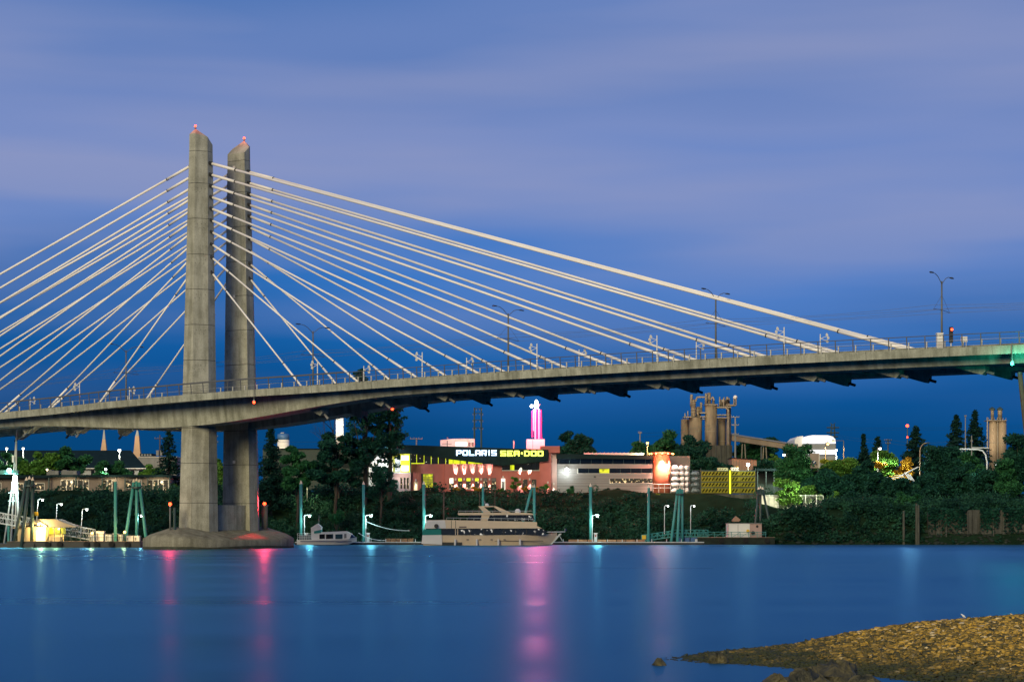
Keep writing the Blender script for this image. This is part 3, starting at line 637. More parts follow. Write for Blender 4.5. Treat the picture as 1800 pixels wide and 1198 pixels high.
def dock_lamp(px, ytop, ybot, Y, label, pw=90, head=1, bulb='bulb_teal', col=TEAL, lean=0, lit=True, hs=1.0, group='dock lamps', rp=.05, aimy=-1.0):
    q = P(px, ybot, Y); tp = P(px + lean, ytop, Y); t_ = thing('dock_lamp', label, 'lamp', q, group)
    MB().tube(q, tp, rp * 1.3, rp, 8).build('post', 'white_steel', t_)
    a = MB().path([tp, tp + Vector((head * .35 * hs, 0, .12)), tp + Vector((head * .75 * hs, 0, .10))], rp * .9, 6).build('arm', 'white_steel', t_)
    e = tp + Vector((head * .8 * hs, 0, .07)); MB().box(e.x - .25 * hs, e.x + .25 * hs, e.y - .14, e.y + .14, e.z - .02, e.z + .1).build('lamp_head', 'white_steel', t_)
    if lit:
        MB().ball(e - Vector((0, .05, .10)), .16 * hs).build('bulb', bulb, t_)
        light('lamp', 'POINT', e + Vector((0, aimy * .5, -.5)), pw * LP, col, t_, .15)
    return t_
# ---- long floating dock
YD = 318
t_ = thing('floating_dock', 'long low floating dock with pale edge running along the bank', 'dock', (0, YD, 0))
x = 518
while x < 1238:
    x1 = min(x + 30, 1238); MB().box(wx(x, YD) + .02, wx(x1, YD) - .02, YD, YD + 2.4, -.15, .32).build('float', 'hull_dark', t_)
    MB().box(wx(x, YD) + .02, wx(x1, YD) - .02, YD - .04, YD + 2.44, .325, .44).build('deck_board', 'white_steel', t_)
    x = x1
for x in range(522, 1236, 26): 
    if 738 < x < 990: continue
    MB().tube(P(x, 952.5, YD) + Vector((0, .3, -.2)), P(x, 947.0, YD) + Vector((0, .3, 0)), .06, .05, 6).build('cleat_post', 'white_steel', t_)
# timber along the dock
t_ = thing('timber_stack', 'row of brown timber planks stacked on the floating dock', 'timber', P(700, 951, YD + .8))
for i, x in enumerate((676, 686, 696, 706, 716)):
    for k in range(2): MB().box(wx(x, YD) + .05, wx(x + 9.5, YD), YD + .7, YD + 1.6, .45 + .26 * k, .68 + .26 * k).build('plank', 'plank', t_)
t_ = thing('timber_rail', 'low brown timber bull rail on the dock right of the yacht', 'rail', P(1060, 951, YD + 1.8))
for x in range(1000, 1136, 17): MB().box(wx(x, YD), wx(x + 15.5, YD), YD + 1.6, YD + 2.0, .45, .78).build('beam', 'plank', t_)
pile(529, 850, YD + 2.8, .23, 'teal pile left of the small white boat')
pile(639, 851, YD + 2.8, .21, 'teal pile right of the small white boat bow')
pile(745, 851, YD + 2.8, .23, 'teal pile at the stern of the tan yacht')
pile(849, 855, YD + 7.5, .19, 'teal pile rising behind the middle of the yacht')
pile(1038, 855, YD + 2.8, .23, 'teal pile right of the yacht bow')
pile(1140, 857, YD + 2.8, .21, 'teal pile left of the gangway, below the orange cylinder')
pile(203, 846, 288.5, .22, 'single teal pile on the left work barge')
for k, (x, y, Y) in enumerate(((780, 863, 336), (843, 863, 338), (870, 864, 338))):
    pile(x, y, Y, .12 if k == 0 else .06, ('old grey timber pile on the bank behind the yacht stern', 'thin pole on the bank left of the centre pile', 'thin pole on the bank right of the centre pile')[k], 'wood_pole', False, 'old poles on the bank')
t_ = thing('leaning_pile_pair', 'teal vertical pile and leaning pile meeting behind the yacht bow', 'mooring pile', P(937, 950, YD + 8))
for fx, tx, r_ in ((939, 939, .22), (913, 935, .2)):
    f_ = P(fx, 958, YD + 8); tp = P(tx, 856, YD + 8)
    if fx == 913: f_ = P(906, 958, YD + 8)
    a = MB().tube(f_ - Vector((0, 0, 1)), tp, r_, r_, 10).build('pile', 'teal_steel', t_, True); MB().tube(tp, tp + Vector((0, 0, .5)), r_, .04, 10).build('cap', 'pale_cone', a)
for px, lb in ((535, 'beside the small white boat stern'), (643, 'right of the small boat bow'), (748, 'at the yacht stern'), (1041, 'right of the yacht bow')):
    dock_lamp(px, 906, 951, YD + 1.0, 'teal-white lamp on a white dock post ' + lb, 330, 1)
for px, lb in ((537, 'left'), (646, 'right'), (1046, 'far right')):
    q = P(px + 1, 952, YD + 1.4); t_ = thing('power_pedestal', 'white dock power pedestal under the %s dock lamp' % {'left': 'leftmost', 'right': 'second', 'far right': 'rightmost'}[lb], 'pedestal', q, 'dock power pedestals')
    MB().box(q.x - .22, q.x + .22, q.y - .2, q.y + .2, q.z, q.z + 1.25).build('cabinet', 'white_steel', t_); MB().box(q.x - .28, q.x + .28, q.y - .26, q.y + .26, q.z + 1.255, q.z + 1.4).build('lid', 'yacht_white', t_); MB().box(q.x - .12, q.x + .12, q.y - .215, q.y - .205, q.z + .8, q.z + 1.1).build('panel', 'terracotta', t_)
# hose swag from the second pile
pts = [P(642 + (720 - 642) * k / 12, 916 + 17 * (1 - (1 - k / 12) ** 2.2) - 1.0, YD + 2.5) for k in range(13)]
tag(MB().path(pts, .05, 6).build('shore_cable', 'white_steel'), 'pale shore cable sagging from the second teal pile', 'cable')
pts = [P(630 + 48 * k / 10, 936 + 13 * (1 - (1 - k / 10) ** 2.5), YD + .3) for k in range(11)]
tag(MB().path(pts, .045, 6).build('mooring_line', 'white_steel'), 'pale mooring line from the pile down to the dock edge', 'rope')

# ---- boats
def hull(name, stations, Yc, m, parent, smooth=True):
    """stations: (px, y_sheer, y_keel, half beam at sheer, half beam at waterline)"""
    n = 8; vs = []; fs = []
    for px, ys_, yk, hb, hw in stations:
        x = wx(px, Yc); zs = wz(ys_, Yc); zk = wz(yk, Yc)
        vs += [(x, Yc - hb, zs), (x, Yc - (hb * .4 + hw * .6), zs * .45 + zk * .55), (x, Yc - hw, zk + .12 * (zs - zk)), (x, Yc - hw * .4, zk), (x, Yc + hw * .4, zk), (x, Yc + hw, zk + .12 * (zs - zk)), (x, Yc + (hb * .4 + hw * .6), zs * .45 + zk * .55), (x, Yc + hb, zs)]
    k = len(stations)
    for i in range(k - 1): fs += [(i * n + j, i * n + (j + 1) % n, (i + 1) * n + (j + 1) % n, (i + 1) * n + j) for j in range(n)]
    fs += [tuple(range(n)), tuple(range(k * n - 1, (k - 1) * n - 1, -1))]
    return MB().add(vs, fs).build(name, m, parent)
YY = 313.5
t_ = thing('motor_yacht', 'large tan motor yacht with dark windows moored along the dock', 'yacht', P(865, 957, YY))
h_ = hull('hull', [(745, 940.5, 961, 2.5, 2.3), (776, 940, 961, 2.6, 2.4), (850, 940, 961, 2.7, 2.4), (910, 939.5, 961, 2.6, 2.0), (945, 938.5, 960, 2.0, 1.2), (965, 937.5, 958, 1.2, .4), (979, 936, 947, .35, .1)], YY, 'yacht_tan', t_)
MB().pb(777, 949.6, 955, 950.6, YY - 2.45, .1).build('rub_rail', 'black', h_)
MB().pb(777, 952.5, 812, 957.5, YY - 2.62, .3).build('swim_recess', 'hull_dark', h_)
MB().pp([(742.5, 940), (776.5, 939.5), (777, 956.5), (741, 955)], YY - 2.75, 5.5).build('stern_block', 'yacht_white', t_)
MB().pp([(743.5, 930), (775, 929), (776, 939.4), (742, 939.8)], YY - 2.7, 5.4).build('stern_curtain', 'yacht_teal', t_)
s_ = MB().pp([(776, 928.5), (952, 928.5), (962, 934), (955, 939.5), (776, 939.8)], YY - 2.35, 4.7).build('saloon', 'window_saloon', t_)
for x in (800, 804, 826, 850, 866, 885, 905, 925, 940): MB().pb(x, 928.6, x + 1.1, 939.6, YY - 2.40, .06).build('mullion', 'black' if x not in (800, 804) else 'yacht_tan', s_)
u_ = MB().pp([(750, 913.6), (782, 913.2), (940, 916.5), (944, 917.5), (944, 924), (953, 927.8), (746, 928.3)], YY - 2.6, 5.2).build('upper_deck', 'yacht_tan', t_)
MB().pp([(750, 914.0), (782, 913.6), (784, 928), (747, 928.0)], YY - 2.63, .05).build('stern_panel', 'yacht_white', u_)
for x in (793, 800.5): MB().pb(x, 914, x + .8, 928, YY - 2.63, .05).build('seam', 'black', u_)
MB().pb(807, 924.5, 820, 927, YY - 2.63, .05).build('name_plate', 'wall_taupe', u_)
w_ = MB().pp([(825, 904.3), (937, 904.3), (940, 914.5), (822, 913.8)], YY - 1.9, 3.8).build('wheelhouse', 'window_saloon', t_)
for x in (848, 868, 888, 908, 925): MB().pb(x, 904.4, x + .8, 914.5, YY - 1.94, .05).build('mullion', 'black', w_)
MB().pp([(847, 904), (862, 904), (857, 914.2), (845, 914.2)], YY - 2.1, 4.2).build('side_wing', 'yacht_tan', t_)
MB().pp([(804, 901.8), (806, 904.8), (938, 904.2), (936, 902), (924, 900.4), (808, 900.6)], YY - 2.3, 4.6).build('hardtop', 'yacht_tan', t_)
for y0 in (-2.0, 1.5): MB().pp([(841, 889.5), (870, 889), (871, 890.2), (851, 890.5), (863, 900.5), (850, 900.5)], YY + y0, .5).build('radar_arch', 'yacht_tan', t_)
for y0 in (-2.0, 1.5): MB().pp([(866, 889), (872, 889.0), (898, 900.4), (882, 900.4), (868, 890.4)], YY + y0, .5).build('radar_arch', 'yacht_tan', t_)
MB().pp([(841, 889), (871, 888.4), (871, 889.4), (842, 890)], YY - 1.5, 3.0).build('arch_top', 'yacht_tan', t_)
MB().lathe(P(856, 888.6, YY), [(.25, 0), (.3, .15), (.2, .35), (.02, .4)], 10).build('radar_dome', 'yacht_white', t_)
MB().tube(P(853, 888.5, YY), P(852, 880.5, YY), .03).build('antenna', 'yacht_white', t_)
MB().lathe(P(910, 900.6, YY), [(.45, 0), (.45, .3), (.25, .55), (.05, .6)], 10).build('satellite_dome', 'yacht_white', t_)
for y0 in (-1.6, 1.2):
    MB().path([P(948, 937, YY + y0 * .6), P(958, 934.5, YY + y0 * .5), P(993, 934.0, YY)], .07, 6).build('bow_rail', 'white_steel', t_)
MB().pp([(984, 937), (987.5, 937), (970, 956.5), (964, 956)], YY - .25, .5).build('stem_post', 'white_steel', t_)
MB().tube(P(982, 938, YY), P(988, 949, YY), .05).build('boarding_ladder', 'white_steel', t_)
MB().tube(P(993, 935, YY), P(993, 928, YY), .025).build('jack_staff', 'white_steel', t_); MB().pp([(993, 928.2), (996, 929), (996, 932.5), (993, 933)], YY, .03).build('flag', 'navy_canvas', t_)
for x in (820, 842, 862, 885): MB().pb(x, 947.0, x + 4, 948.6, YY - 2.74, .06).build('hull_vent', 'wall_taupe', h_)
q = P(767, 924, YY - 2.75); MB().tube(q, q + Vector((0, -.25, .0)), .33, .33, 12).build('life_ring', 'black', t_)
for x0, x1, y0, y1 in ((785, 938, 909.5, 914), (806, 936, 897.5, 901)):
    rl = MB().tube(P(x0, y0, YY - 2.4), P(x1, y0 + (2 if x0 < 790 else 0), YY - 2.4), .03, .03, 5).build('deck_rail', 'white_steel', t_)
    for x in range(x0, x1, 12): MB().tube(P(x, y0, YY - 2.4), P(x, y1 + 1, YY - 2.4), .025, .025, 4).build('rail_post', 'white_steel', rl)
for x in (800, 838, 876, 914): q = P(x, 947, YY - 2.95); MB().tube(q, q - Vector((0, 0, .9)), .16, .16, 8).build('fender', 'yacht_white', t_)
YB = 315.8
t_ = thing('cabin_boat', 'small white tour boat with cabin windows and canvas wheelhouse at the dock', 'boat', P(575, 956, YB))
h_ = hull('hull', [(523, 948, 957, 1.1, 1.0), (548, 948, 957.5, 1.3, 1.1), (590, 947.5, 957.5, 1.3, 1.0), (612, 945.5, 957, 1.0, .5), (627, 943.5, 950, .25, .05)], YB, 'yacht_white', t_)
MB().pb(528, 950.4, 618, 951.6, YB - 1.36, .08).build('stripe', 'navy_canvas', h_)
c_ = MB().pp([(560, 937), (566, 934.5), (608, 932.8), (618, 938), (614, 947), (560, 948.4)], YB - 1.1, 2.2).build('cabin', 'yacht_white', t_)
for x0, x1 in ((561.5, 571), (573, 585.5), (589.5, 602)): MB().pp([(x0, 938.4), (x1, 938), (x1, 946), (x0, 946.6)], YB - 1.14, .06).build('window', 'glass_dark', c_)
MB().pp([(605, 937.5), (609, 937.5), (609, 945), (605, 945.4)], YB - 1.14, .06).build('window', 'wall_grey', c_)
MB().pp([(617.5, 938.5), (624, 943.4), (614.5, 945.5)], YB - .95, 1.9).build('bow_cover', 'navy_canvas', t_)
MB().pp([(546.5, 928), (562, 923.4), (563.5, 952), (548, 952.5)], YB - 1.0, 2.0).build('wheelhouse', 'yacht_white', t_)
MB().pp([(546.3, 927), (558, 919.6), (565, 926), (563.5, 930.5), (547.5, 933.8)], YB - 1.08, 2.16).build('canvas_top', 'wrap_white', t_)
MB().pp([(552, 933), (564.3, 930.2), (564, 936), (552, 937)], YB - 1.1, 2.2).build('canvas_band', 'yacht_teal', t_)
MB().tube(P(560.5, 920, YB), P(560.8, 905, YB), .02).build('antenna', 'white_steel', t_)
for y in (937, 940.5, 944): MB().tube(P(523, y, YB - 1), P(547, y, YB - 1), .03, .03, 5).build('stern_rail', 'white_steel', t_)
for x in range(523, 548, 4): MB().tube(P(x, 936.5, YB - 1), P(x, 948.5, YB - 1), .03, .03, 5).build('rail_post', 'white_steel', t_)
MB().pb(526, 940, 545, 948, YB - .6, 1.2).build('engine_box', 'wall_grey', t_)

# ---- right work barge, gangway, container
YG = 322
t_ = thing('work_barge', 'dark work barge with tyre fenders carrying the white container', 'barge', P(1270, 956, YG))
MB().pb(1226, 944.5, 1362, 957, YG, 7).build('hull', 'rubble', t_); MB().pb(1226, 943.6, 1362, 944.4, YG - .1, 7.2).build('deck_plate', 'deck_wood', t_)
for x in (1268, 1311, 1348): 
    q = P(x, 949.5, YG - .18); MB().tube(q - Vector((0, .15, 0)), q + Vector((0, .12, 0)), .42, .42, 14).build('tyre_fender', 'tyre', t_)
for k, (x0, x1) in enumerate(((1192, 1202), (1203.5, 1212), (1214, 1226))): MB().pb(x0, 944.5, x1, 956.5, YG + .5, 4).build('float_tank', 'tank_blue', t_)
MB().tube(P(1224, 947, YG - .3), P(1224, 954, YG - .3), .2, .2, 10).build('fender', 'yacht_white', t_)
for yy in (934.5, 939): MB().tube(P(1226, yy, YG), P(1347, yy, YG), .04, .04, 6).build('guard_rail', 'teal_steel', t_)
for x in range(1226, 1350, 15): MB().tube(P(x, 944, YG), P(x, 934, YG), .045, .045, 6).build('guard_post', 'teal_steel', t_); 
for x in range(1226, 1333, 15): MB().tube(P(x, 944, YG), P(x + 15, 934.5, YG), .025, .025, 5).build('brace', 'teal_steel', t_)
t_ = thing('shipping_container', 'white container shed with dark emblem standing on the work barge', 'container', P(1311, 944, YG + 2))
MB().pb(1280, 919.6, 1318, 943.4, YG + 1.4, 3.4).build('body', 'white_paint', t_); MB().pb(1318.3, 919.4, 1339, 943.4, YG + 1.5, 3.2).build('end_room', 'pale_pink', t_)
MB().pb(1279.4, 918.6, 1339.6, 919.5, YG + 1.3, 3.6).build('roof', 'wall_grey', t_)
for x in (1280.6, 1297): MB().pb(x, 921, x + .6, 943, YG + 1.36, .05).build('seam', 'wall_grey', t_)
q = P(1331, 924.5, YG + 1.46); MB().tube(q, q - Vector((0, .04, 0)), .2, .2, 12).build('emblem', 'black', t_)
q = P(1323.5, 936, YG + 1.46); MB().tube(q, q - Vector((0, .2, 0)), .3, .3, 14).build('hose_reel', 'black', t_)
q = P(1314.5, 932.5, YG + 1.3); MB().tube(q, q - Vector((0, .2, 0)), .25, .25, 14).build('life_ring', 'yellow_paint', t_)
def gangway(a, b_, h, w_, label, m, n=9, name='gangway'):
    a = Vector(a); b_ = Vector(b_); t_ = thing(name, label, 'gangway', a, 'gangways')
    up = Vector((0, 0, h)); sd_ = Vector((0, w_, 0))
    MB().hexa([a, b_, b_ + sd_, a + sd_], [a + Vector((0, 0, .12)), b_ + Vector((0, 0, .12)), b_ + sd_ + Vector((0, 0, .12)), a + sd_ + Vector((0, 0, .12))]).build('walkway', m, t_)
    for off in (Vector(), sd_):
        for f_ in (1.0, .55): MB().tube(a + off + up * f_, b_ + off + up * f_, .05, .05, 6).build('rail', m, t_)
        for i in range(n + 1):
            p = a.lerp(b_, i / n) + off; MB().tube(p, p + up, .04, .04, 5).build('post', m, t_)
            if i < n:
                p2 = a.lerp(b_, (i + 1) / n) + off; MB().tube(p if i % 2 == 0 else p + up, p2 + up if i % 2 == 0 else p2, .03, .03, 5).build('diagonal', m, t_)
gangway(P(1128, 951.5, YG - .4), P(1184, 943.5, YG - .4), 1.0, 1.4, 'teal lattice gangway sloping up from the dock beside the dolphin', 'teal_steel', 6)
gangway(P(1184, 943.3, YG + .4), P(1245, 943.3, YG + .4), 1.1, 1.4, 'level teal lattice walkway joining the gangway to the barge', 'teal_steel', 8)
q = P(1131, 948, YG - .6); t_ = thing('gate_sign', 'yellow square board at the foot of the teal gangway', 'sign', q); MB().pb(1128.5, 940, 1135.5, 947, YG - .8, .08).build('board', 'yellow_paint', t_)
for x in (1130, 1134): MB().tube(P(x, 947, YG - .76), P(x, 953, YG - .76), .04).build('leg', 'teal_steel', t_)
tripod(1195, 858, YG - .8, ((1176, -.5), (1188, -1.6), (1200, .6)), .22, 'teal pile dolphin standing beside the right gangway')
tripod(1337, 858, YG + 8.5, ((1322, -.5), (1338, 1.2), (1363, -.6)), .21, 'dark pile dolphin behind the white container', 'dark_steel')
for px, yt, lb in ((1168, 889, 'bank lamp post left of the teal dolphin'), (1214, 889, 'bank lamp post right of the teal dolphin')):
    dock_lamp(px, yt, 938, 335, 'thin grey ' + lb, 0, 1, lit=True, bulb='bulb_white', hs=.7, group='thin lamp posts by the gangway', rp=.05, pw=25) if False else dock_lamp(px, yt, 938, 335, 'thin grey ' + lb, 22, 1, 'bulb_white', WHITE, 0, True, .7, 'thin lamp posts by the gangway')
tag(MB().pp([(1287, 914), (1294, 906.5), (1302, 913), (1299, 916), (1288, 916)], 334, 1.2).build('rock', 'shed_pink'), 'pale angular rock on the bank above the white container', 'rock')

# ---- left work float with lit hut
YL = 286
t_ = thing('work_float', 'dark work float with tyres carrying the lit hut, left edge', 'barge', P(130, 962, YL))
MB().pb(-40, 955.2, 60, 962.6, YL, 9).build('hull', 'hull_dark', t_); MB().pb(12, 951.5, 246, 962.6, YL + .3, 8.5).build('hull', 'hull_dark', t_); MB().pb(12, 950.8, 246, 951.4, YL + .2, 8.7).build('deck_plate', 'deck_wood', t_)
for x in (84, 105, 152, 170, 196, 224): 
    q = P(x, 956, YL + .1); MB().tube(q - Vector((0, .15, 0)), q + Vector((0, .15, 0)), .4, .4, 14).build('tyre_fender', 'tyre', t_)
for yy in (938.5, 944): MB().tube(P(110, yy, YL + .6), P(222, yy, YL + .6), .03, .03, 5).build('guard_rail', 'dark_steel', t_)
for x in range(110, 226, 8): MB().tube(P(x, 951, YL + .6), P(x, 938, YL + .6), .035, .035, 5).build('guard_post', 'dark_steel', t_)
YH = YL + 2.2
t_ = thing('dock_hut', 'small yellow-lit hut with a flared canopy roof on the work float', 'hut', P(60, 951, YH))
MB().pb(31, 926, 60, 951, YH, 3.0).build('wall', 'cream_wall', t_); MB().pb(60.3, 925, 81, 951, YH + .15, 2.8).build('wall', 'cream_wall', t_)
MB().pb(63, 932, 79, 950, YH + .02, .1).build('door', 'panel_white', t_)
MB().pp([(20, 927.5), (58, 914), (66, 914), (82, 924), (82, 926.5), (66, 919), (22, 928.5)], YH - .6, 4.2).build('gable_roof', 'canopy', t_)
MB().pp([(62, 912), (98, 911.8), (112, 918), (133, 924.8), (132.5, 926), (82, 926), (66, 916)], YH - .4, 4.4).build('canopy_roof', 'canopy', t_)
for x in (84, 95, 106, 112, 123): MB().pb(x, 926, x + .9, 951, YH + .2, .12).build('post', 'dark_steel', t_)
for x in (86, 97, 107): MB().pb(x, 927, x + 8, 938, YH + 2.2, .06).build('window', 'window_yellow', t_)
MB().pb(82, 928, 112, 951, YH + 2.4, .15).build('back_wall', 'cream_wall', t_)
MB().pb(84, 943, 108, 951, YH + .9, .8).build('counter', 'canopy', t_)
light('hut_light', 'POINT', P(72, 927, YH - 1.1), 520 * LP, (1, .72, .25), t_, .2); MB().ball(P(68, 921, YH - .8), .17).build('bulb', 'bulb_warm', t_)
light('porch_light', 'POINT', P(98, 928.5, YH + 1.2), 130 * LP, (1, .72, .25), t_, .15)
q = P(58, 912, YH); t_ = thing('yellow_flag', 'yellow signal board on a post above the hut roof', 'flag', q); MB().pb(57.5, 896, 58.6, 913, YH, .08).build('staff', 'yellow_paint', t_); MB().pb(59, 899, 67, 906.5, YH, .06).build('board', 'yellow_paint', t_)
for x in (60, 65.5): MB().pb(x, 906.5, x + .8, 913, YH + .0, .06).build('support', 'dark_steel', t_)
for k, (x0, x1, y0, m_) in enumerate(((169, 182, 933, 'white_paint'), (185, 196, 938, 'white_steel'), (198, 206, 937, 'wall_grey'), (208, 215, 939, 'white_steel'), (222, 234, 941, 'white_paint'), (157, 166, 940, 'white_steel'), (236, 245, 941, 'white_paint'))):
    lbs = ['tall white pump cabinet on the work float', 'pale equipment box next to the tall pump cabinet', 'grey drum-like box in the middle of the work float', 'narrow pale box left of the teal dolphin', 'white tank box right of the orange lamp', 'pale box right of the first orange lamp', 'white locker at the right end of the work float']
    q = P((x0 + x1) / 2, 950.8, YL + 3); t_ = thing('equipment_box', lbs[k], 'equipment', q, 'equipment on the work float')
    MB().pb(x0, y0 + 1.2, x1, 950.6, YL + 3, 1.1).build('body', m_, t_); MB().pb(x0 - .6, y0, x1 + .6, y0 + 1.1, YL + 2.9, 1.3).build('lid', 'white_paint', t_); MB().pb(x0 + 1, y0 + 3, x0 + 3.2, 949, YL + 2.95, .04).build('panel', 'wall_grey', t_)
for px, y, lb in ((162, 940, 'left'), (219, 938, 'right')):
    q = P(px, 951, YL + 1.6); tp = P(px, y, YL + 1.6); t_ = thing('deck_lamp', 'small orange deck lamp, %s one on the work float' % lb, 'lamp', q, 'orange deck lamps')
    MB().tube(q, tp, .05).build('post', 'dark_steel', t_); MB().tube(tp, tp + Vector((0, 0, .12)), .16, .1, 8).build('base', 'dark_steel', t_); MB().ball(tp + Vector((0, 0, .26)), .17).build('bulb', 'bulb_orange', t_)
    light('lamp', 'POINT', tp + Vector((0, -.5, .5)), 130 * LP, (1, .62, .2), t_, .12)
tripod(52, 842, YL + 1.0, ((20, -.6), (38, -1.2), (53, .8)), .26, 'dark pile dolphin in front of the lit hut', 'dark_steel')
tripod(240, 845, YL + 4.5, ((216, -.4), (239, .8), (263, -.6)), .24, 'teal pile dolphin left of the bridge tower')
for px, yt, yb, ln, lb in ((63, 878, 916, 4, 'behind the hut, leftmost'), (98, 886, 916, 2, 'above the hut canopy'), (141, 895, 934, 4, 'right of the hut'), (241, 906, 950, 0, 'beside the left teal dolphin')):
    dock_lamp(px, yt, 952 if px == 241 else yb + 22, YL + (5.5 if px == 241 else 8), 'slanted white lamp post ' + lb, 60, 1, 'bulb_white', WHITE, ln, True, .8, 'white lamp posts by the work float')
gangway(P(-45, 912, YL + 3.4), P(56, 930, YL + 3.4), 1.5, 1.5, 'white lattice gangway sloping down at the left edge behind the hut', 'white_steel', 10)
gangway(P(84, 936, YL + 6.5), P(164, 950, YL + 6.5), 1.6, 1.4, 'white lattice gangway sloping down right of the hut', 'white_steel', 9)
pile(15, 924, YL + 2, .16, 'short teal post under the gangway at the left edge', 'teal_steel', False)
# white hoist mast
YM = YL + 10
t_ = thing('hoist_mast', 'white steel gangway hoist mast with teal cross beam at the left edge', 'mast', P(27, 950, YM))
for fx, tx, yb, yt, r_ in ((7, 25, 955, 832, .13), (19, 26, 955, 832, .16), (35, 29, 955, 832, .2), (27, 29, 955, 766, .12)): MB().tube(P(fx, yb, YM + (.8 if fx == 19 else 0)), P(tx, yt, YM), r_, r_ * .8, 8).build('leg', 'white_steel', t_, True)
MB().tube(P(24, 832, YM), P(29.5, 755, YM), .10, .08, 8).build('leg', 'white_steel', t_)
MB().pb(-30, 826, 31, 833, YM - .4, .8).build('cross_beam', 'teal_steel', t_)
for yy in (866, 880): MB().tube(P(15, yy, YM), P(33, yy, YM), .07).build('rung', 'white_steel', t_)
MB().pb(21, 800, 24.5, 812, YM - .3, .3).build('winch', 'white_steel', t_)
MB().ball(P(16, 826.5, YM - .7), .33).build('lamp_globe', 'bulb_teal', t_); light('mast_lamp', 'SPOT', P(16, 830, YM - 1.2), 2200 * LP, TEAL, t_, .25, (0, .1, -1), 150, .3)

# ================================================================ BUILDINGS ON THE FAR BANK
YP = 364.0; GP = 8.5
LET = {  # strokes on a 0..1 by 0..1 cell: (x0,y0,x1,y1)
 'P': [(0, 0, .24, 1), (.24, .8, .8, 1), (.24, .34, .8, .54), (.76, .4, 1, .95)], 'O': [(0, .05, .24, .95), (.76, .05, 1, .95), (.1, .78, .9, 1), (.1, 0, .9, .22)],
 'L': [(0, 0, .24, 1), (.24, 0, 1, .22)], 'A': [(0, 0, .24, .9), (.76, 0, 1, .9), (.1, .78, .9, 1), (.24, .3, .76, .5)], 'R': [(0, 0, .24, 1), (.24, .8, .9, 1), (.76, .5, 1, .92), (.24, .36, .9, .54), (.6, 0, .9, .36)],
 'I': [(.3, 0, .7, 1)], 'S': [(0, .8, 1, 1), (0, .42, .24, .82), (.1, .4, .9, .58), (.76, .18, 1, .56), (0, 0, 1, .2)], 'E': [(0, 0, .24, 1), (.24, .8, 1, 1), (.24, .4, .85, .6), (.24, 0, 1, .2)],
 'D': [(0, 0, .24, 1), (.24, .8, .8, 1), (.24, 0, .8, .2), (.76, .12, 1, .88)], 'a': [(0, 0, .4, .2), (.25, .2, .55, .55), (.5, .5, .75, 1), (.72, 0, 1, 1), (.4, .0, .72, .2)], '-': [(.2, .35, .8, .7)]}
def sign(text, x0, x1, y0, y1, Y, m, label, gaps=.18, wid=None):
    q = P((x0 + x1) / 2, y1, Y); t_ = thing('illuminated_sign', label, 'sign', q)
    ws = [(.45 if c in 'I-' else 1.0) for c in text]; tot = sum(ws) + gaps * (len(text) - 1); u = (x1 - x0) / tot; x = x0
    for c, w_ in zip(text, ws):
        mb = MB()
        for k, (a, b_, c2, d) in enumerate(LET[c]): mb.pb(x + a * w_ * u, y1 - d * (y1 - y0), x + c2 * w_ * u, y1 - b_ * (y1 - y0), Y - .004 * k, .16)
        mb.build('letter', m, t_); x += (w_ + gaps) * u
    light('sign_glow', 'POINT', P((x0 + x1) / 2, y1 + 3, Y - 1.5), 40 * LP, (.5, .7, 1) if 'blue' in m else (.9, 1, .2), t_, .5)
# ---- showroom
t_ = thing('showroom_building', 'terracotta showroom with dark sweeping fascia, wall lights and neon signs', 'building', P(830, 866, YP))
SH = t_
w_ = MB().pb(722, 815, 781, 868, YP, 16).build('wall', 'terracotta', t_)
w2 = MB().pb(781.3, 815, 882, 868, YP - .5, 16.5).build('wall', 'terracotta', t_)
w3 = MB().pb(882.3, 827, 952, 868, YP - .4, 16).build('wall', 'terracotta', t_)
MB().pb(882.5, 825.8, 951.5, 826.9, YP - .6, 1.2).build('parapet_ledge', 'trim_white', t_)
MB().pb(948.5, 795.5, 969, 868, YP - .8, 14).build('pier_wall', 'terracotta', t_); MB().pb(950, 783.5, 984, 795.3, YP - 1.2, 14).build('pier_head', 'terracotta', t_)
MB().pb(969.2, 796, 979, 868, YP - .2, 12).build('pier_wall', 'pale_pink', t_)
# upper glazing set back under the roof
g_ = MB().pp([(722, 797), (882, 817), (882, 815.2), (722, 814.8)][0:2] + [(882, 814.9), (722, 814.9)], YP + .6, .1) if False else MB().pp([(700, 796), (722, 797), (868, 814.9), (722, 814.9), (700, 814.9)], YP + .5, .12)
g_ = g_.build('clerestory', 'window_party', t_)
for x in (732, 745, 757.5, 770, 783): 
    yt = 797 + (x - 722) * 17.9 / 146; MB().pb(x, yt, x + .8, 814.8, YP + .42, .1).build('mullion', 'panel_yellow', g_)
for x0, x1 in ((789, 796), (797, 808), (809.5, 819)): MB().pp([(x0, 798.5 + (x0 - 722) * .1226), (x1, 798.5 + (x1 - 722) * .1226), (x1, 814.7), (x0, 814.7)], YP + .44, .05).build('lit_pane', 'panel_yellow', g_)
for x0, x1 in ((823, 836), (837, 848)): MB().pp([(x0, 798.6 + (x0 - 722) * .1226), (x1, 798.6 + (x1 - 722) * .1226), (x1, 814.7), (x0, 814.7)], YP + .44, .05).build('lit_pane', 'panel_yellow', g_)
MB().pb(723, 813.2, 745, 814.6, YP + .35, .1).build('sill', 'panel_yellow', g_)
g2 = MB().pb(882, 810, 948, 825.8, YP + 2.2, .12).build('balcony_glazing', 'window_party', t_)
for x in (898, 906, 920, 934, 945): MB().pb(x, 811, x + .8, 825.7, YP + 2.1, .1).build('mullion', 'dark_steel', g2)
MB().pb(897, 817, 904, 825.6, YP + 2.15, .06).build('lit_pane', 'panel_yellow', g2)
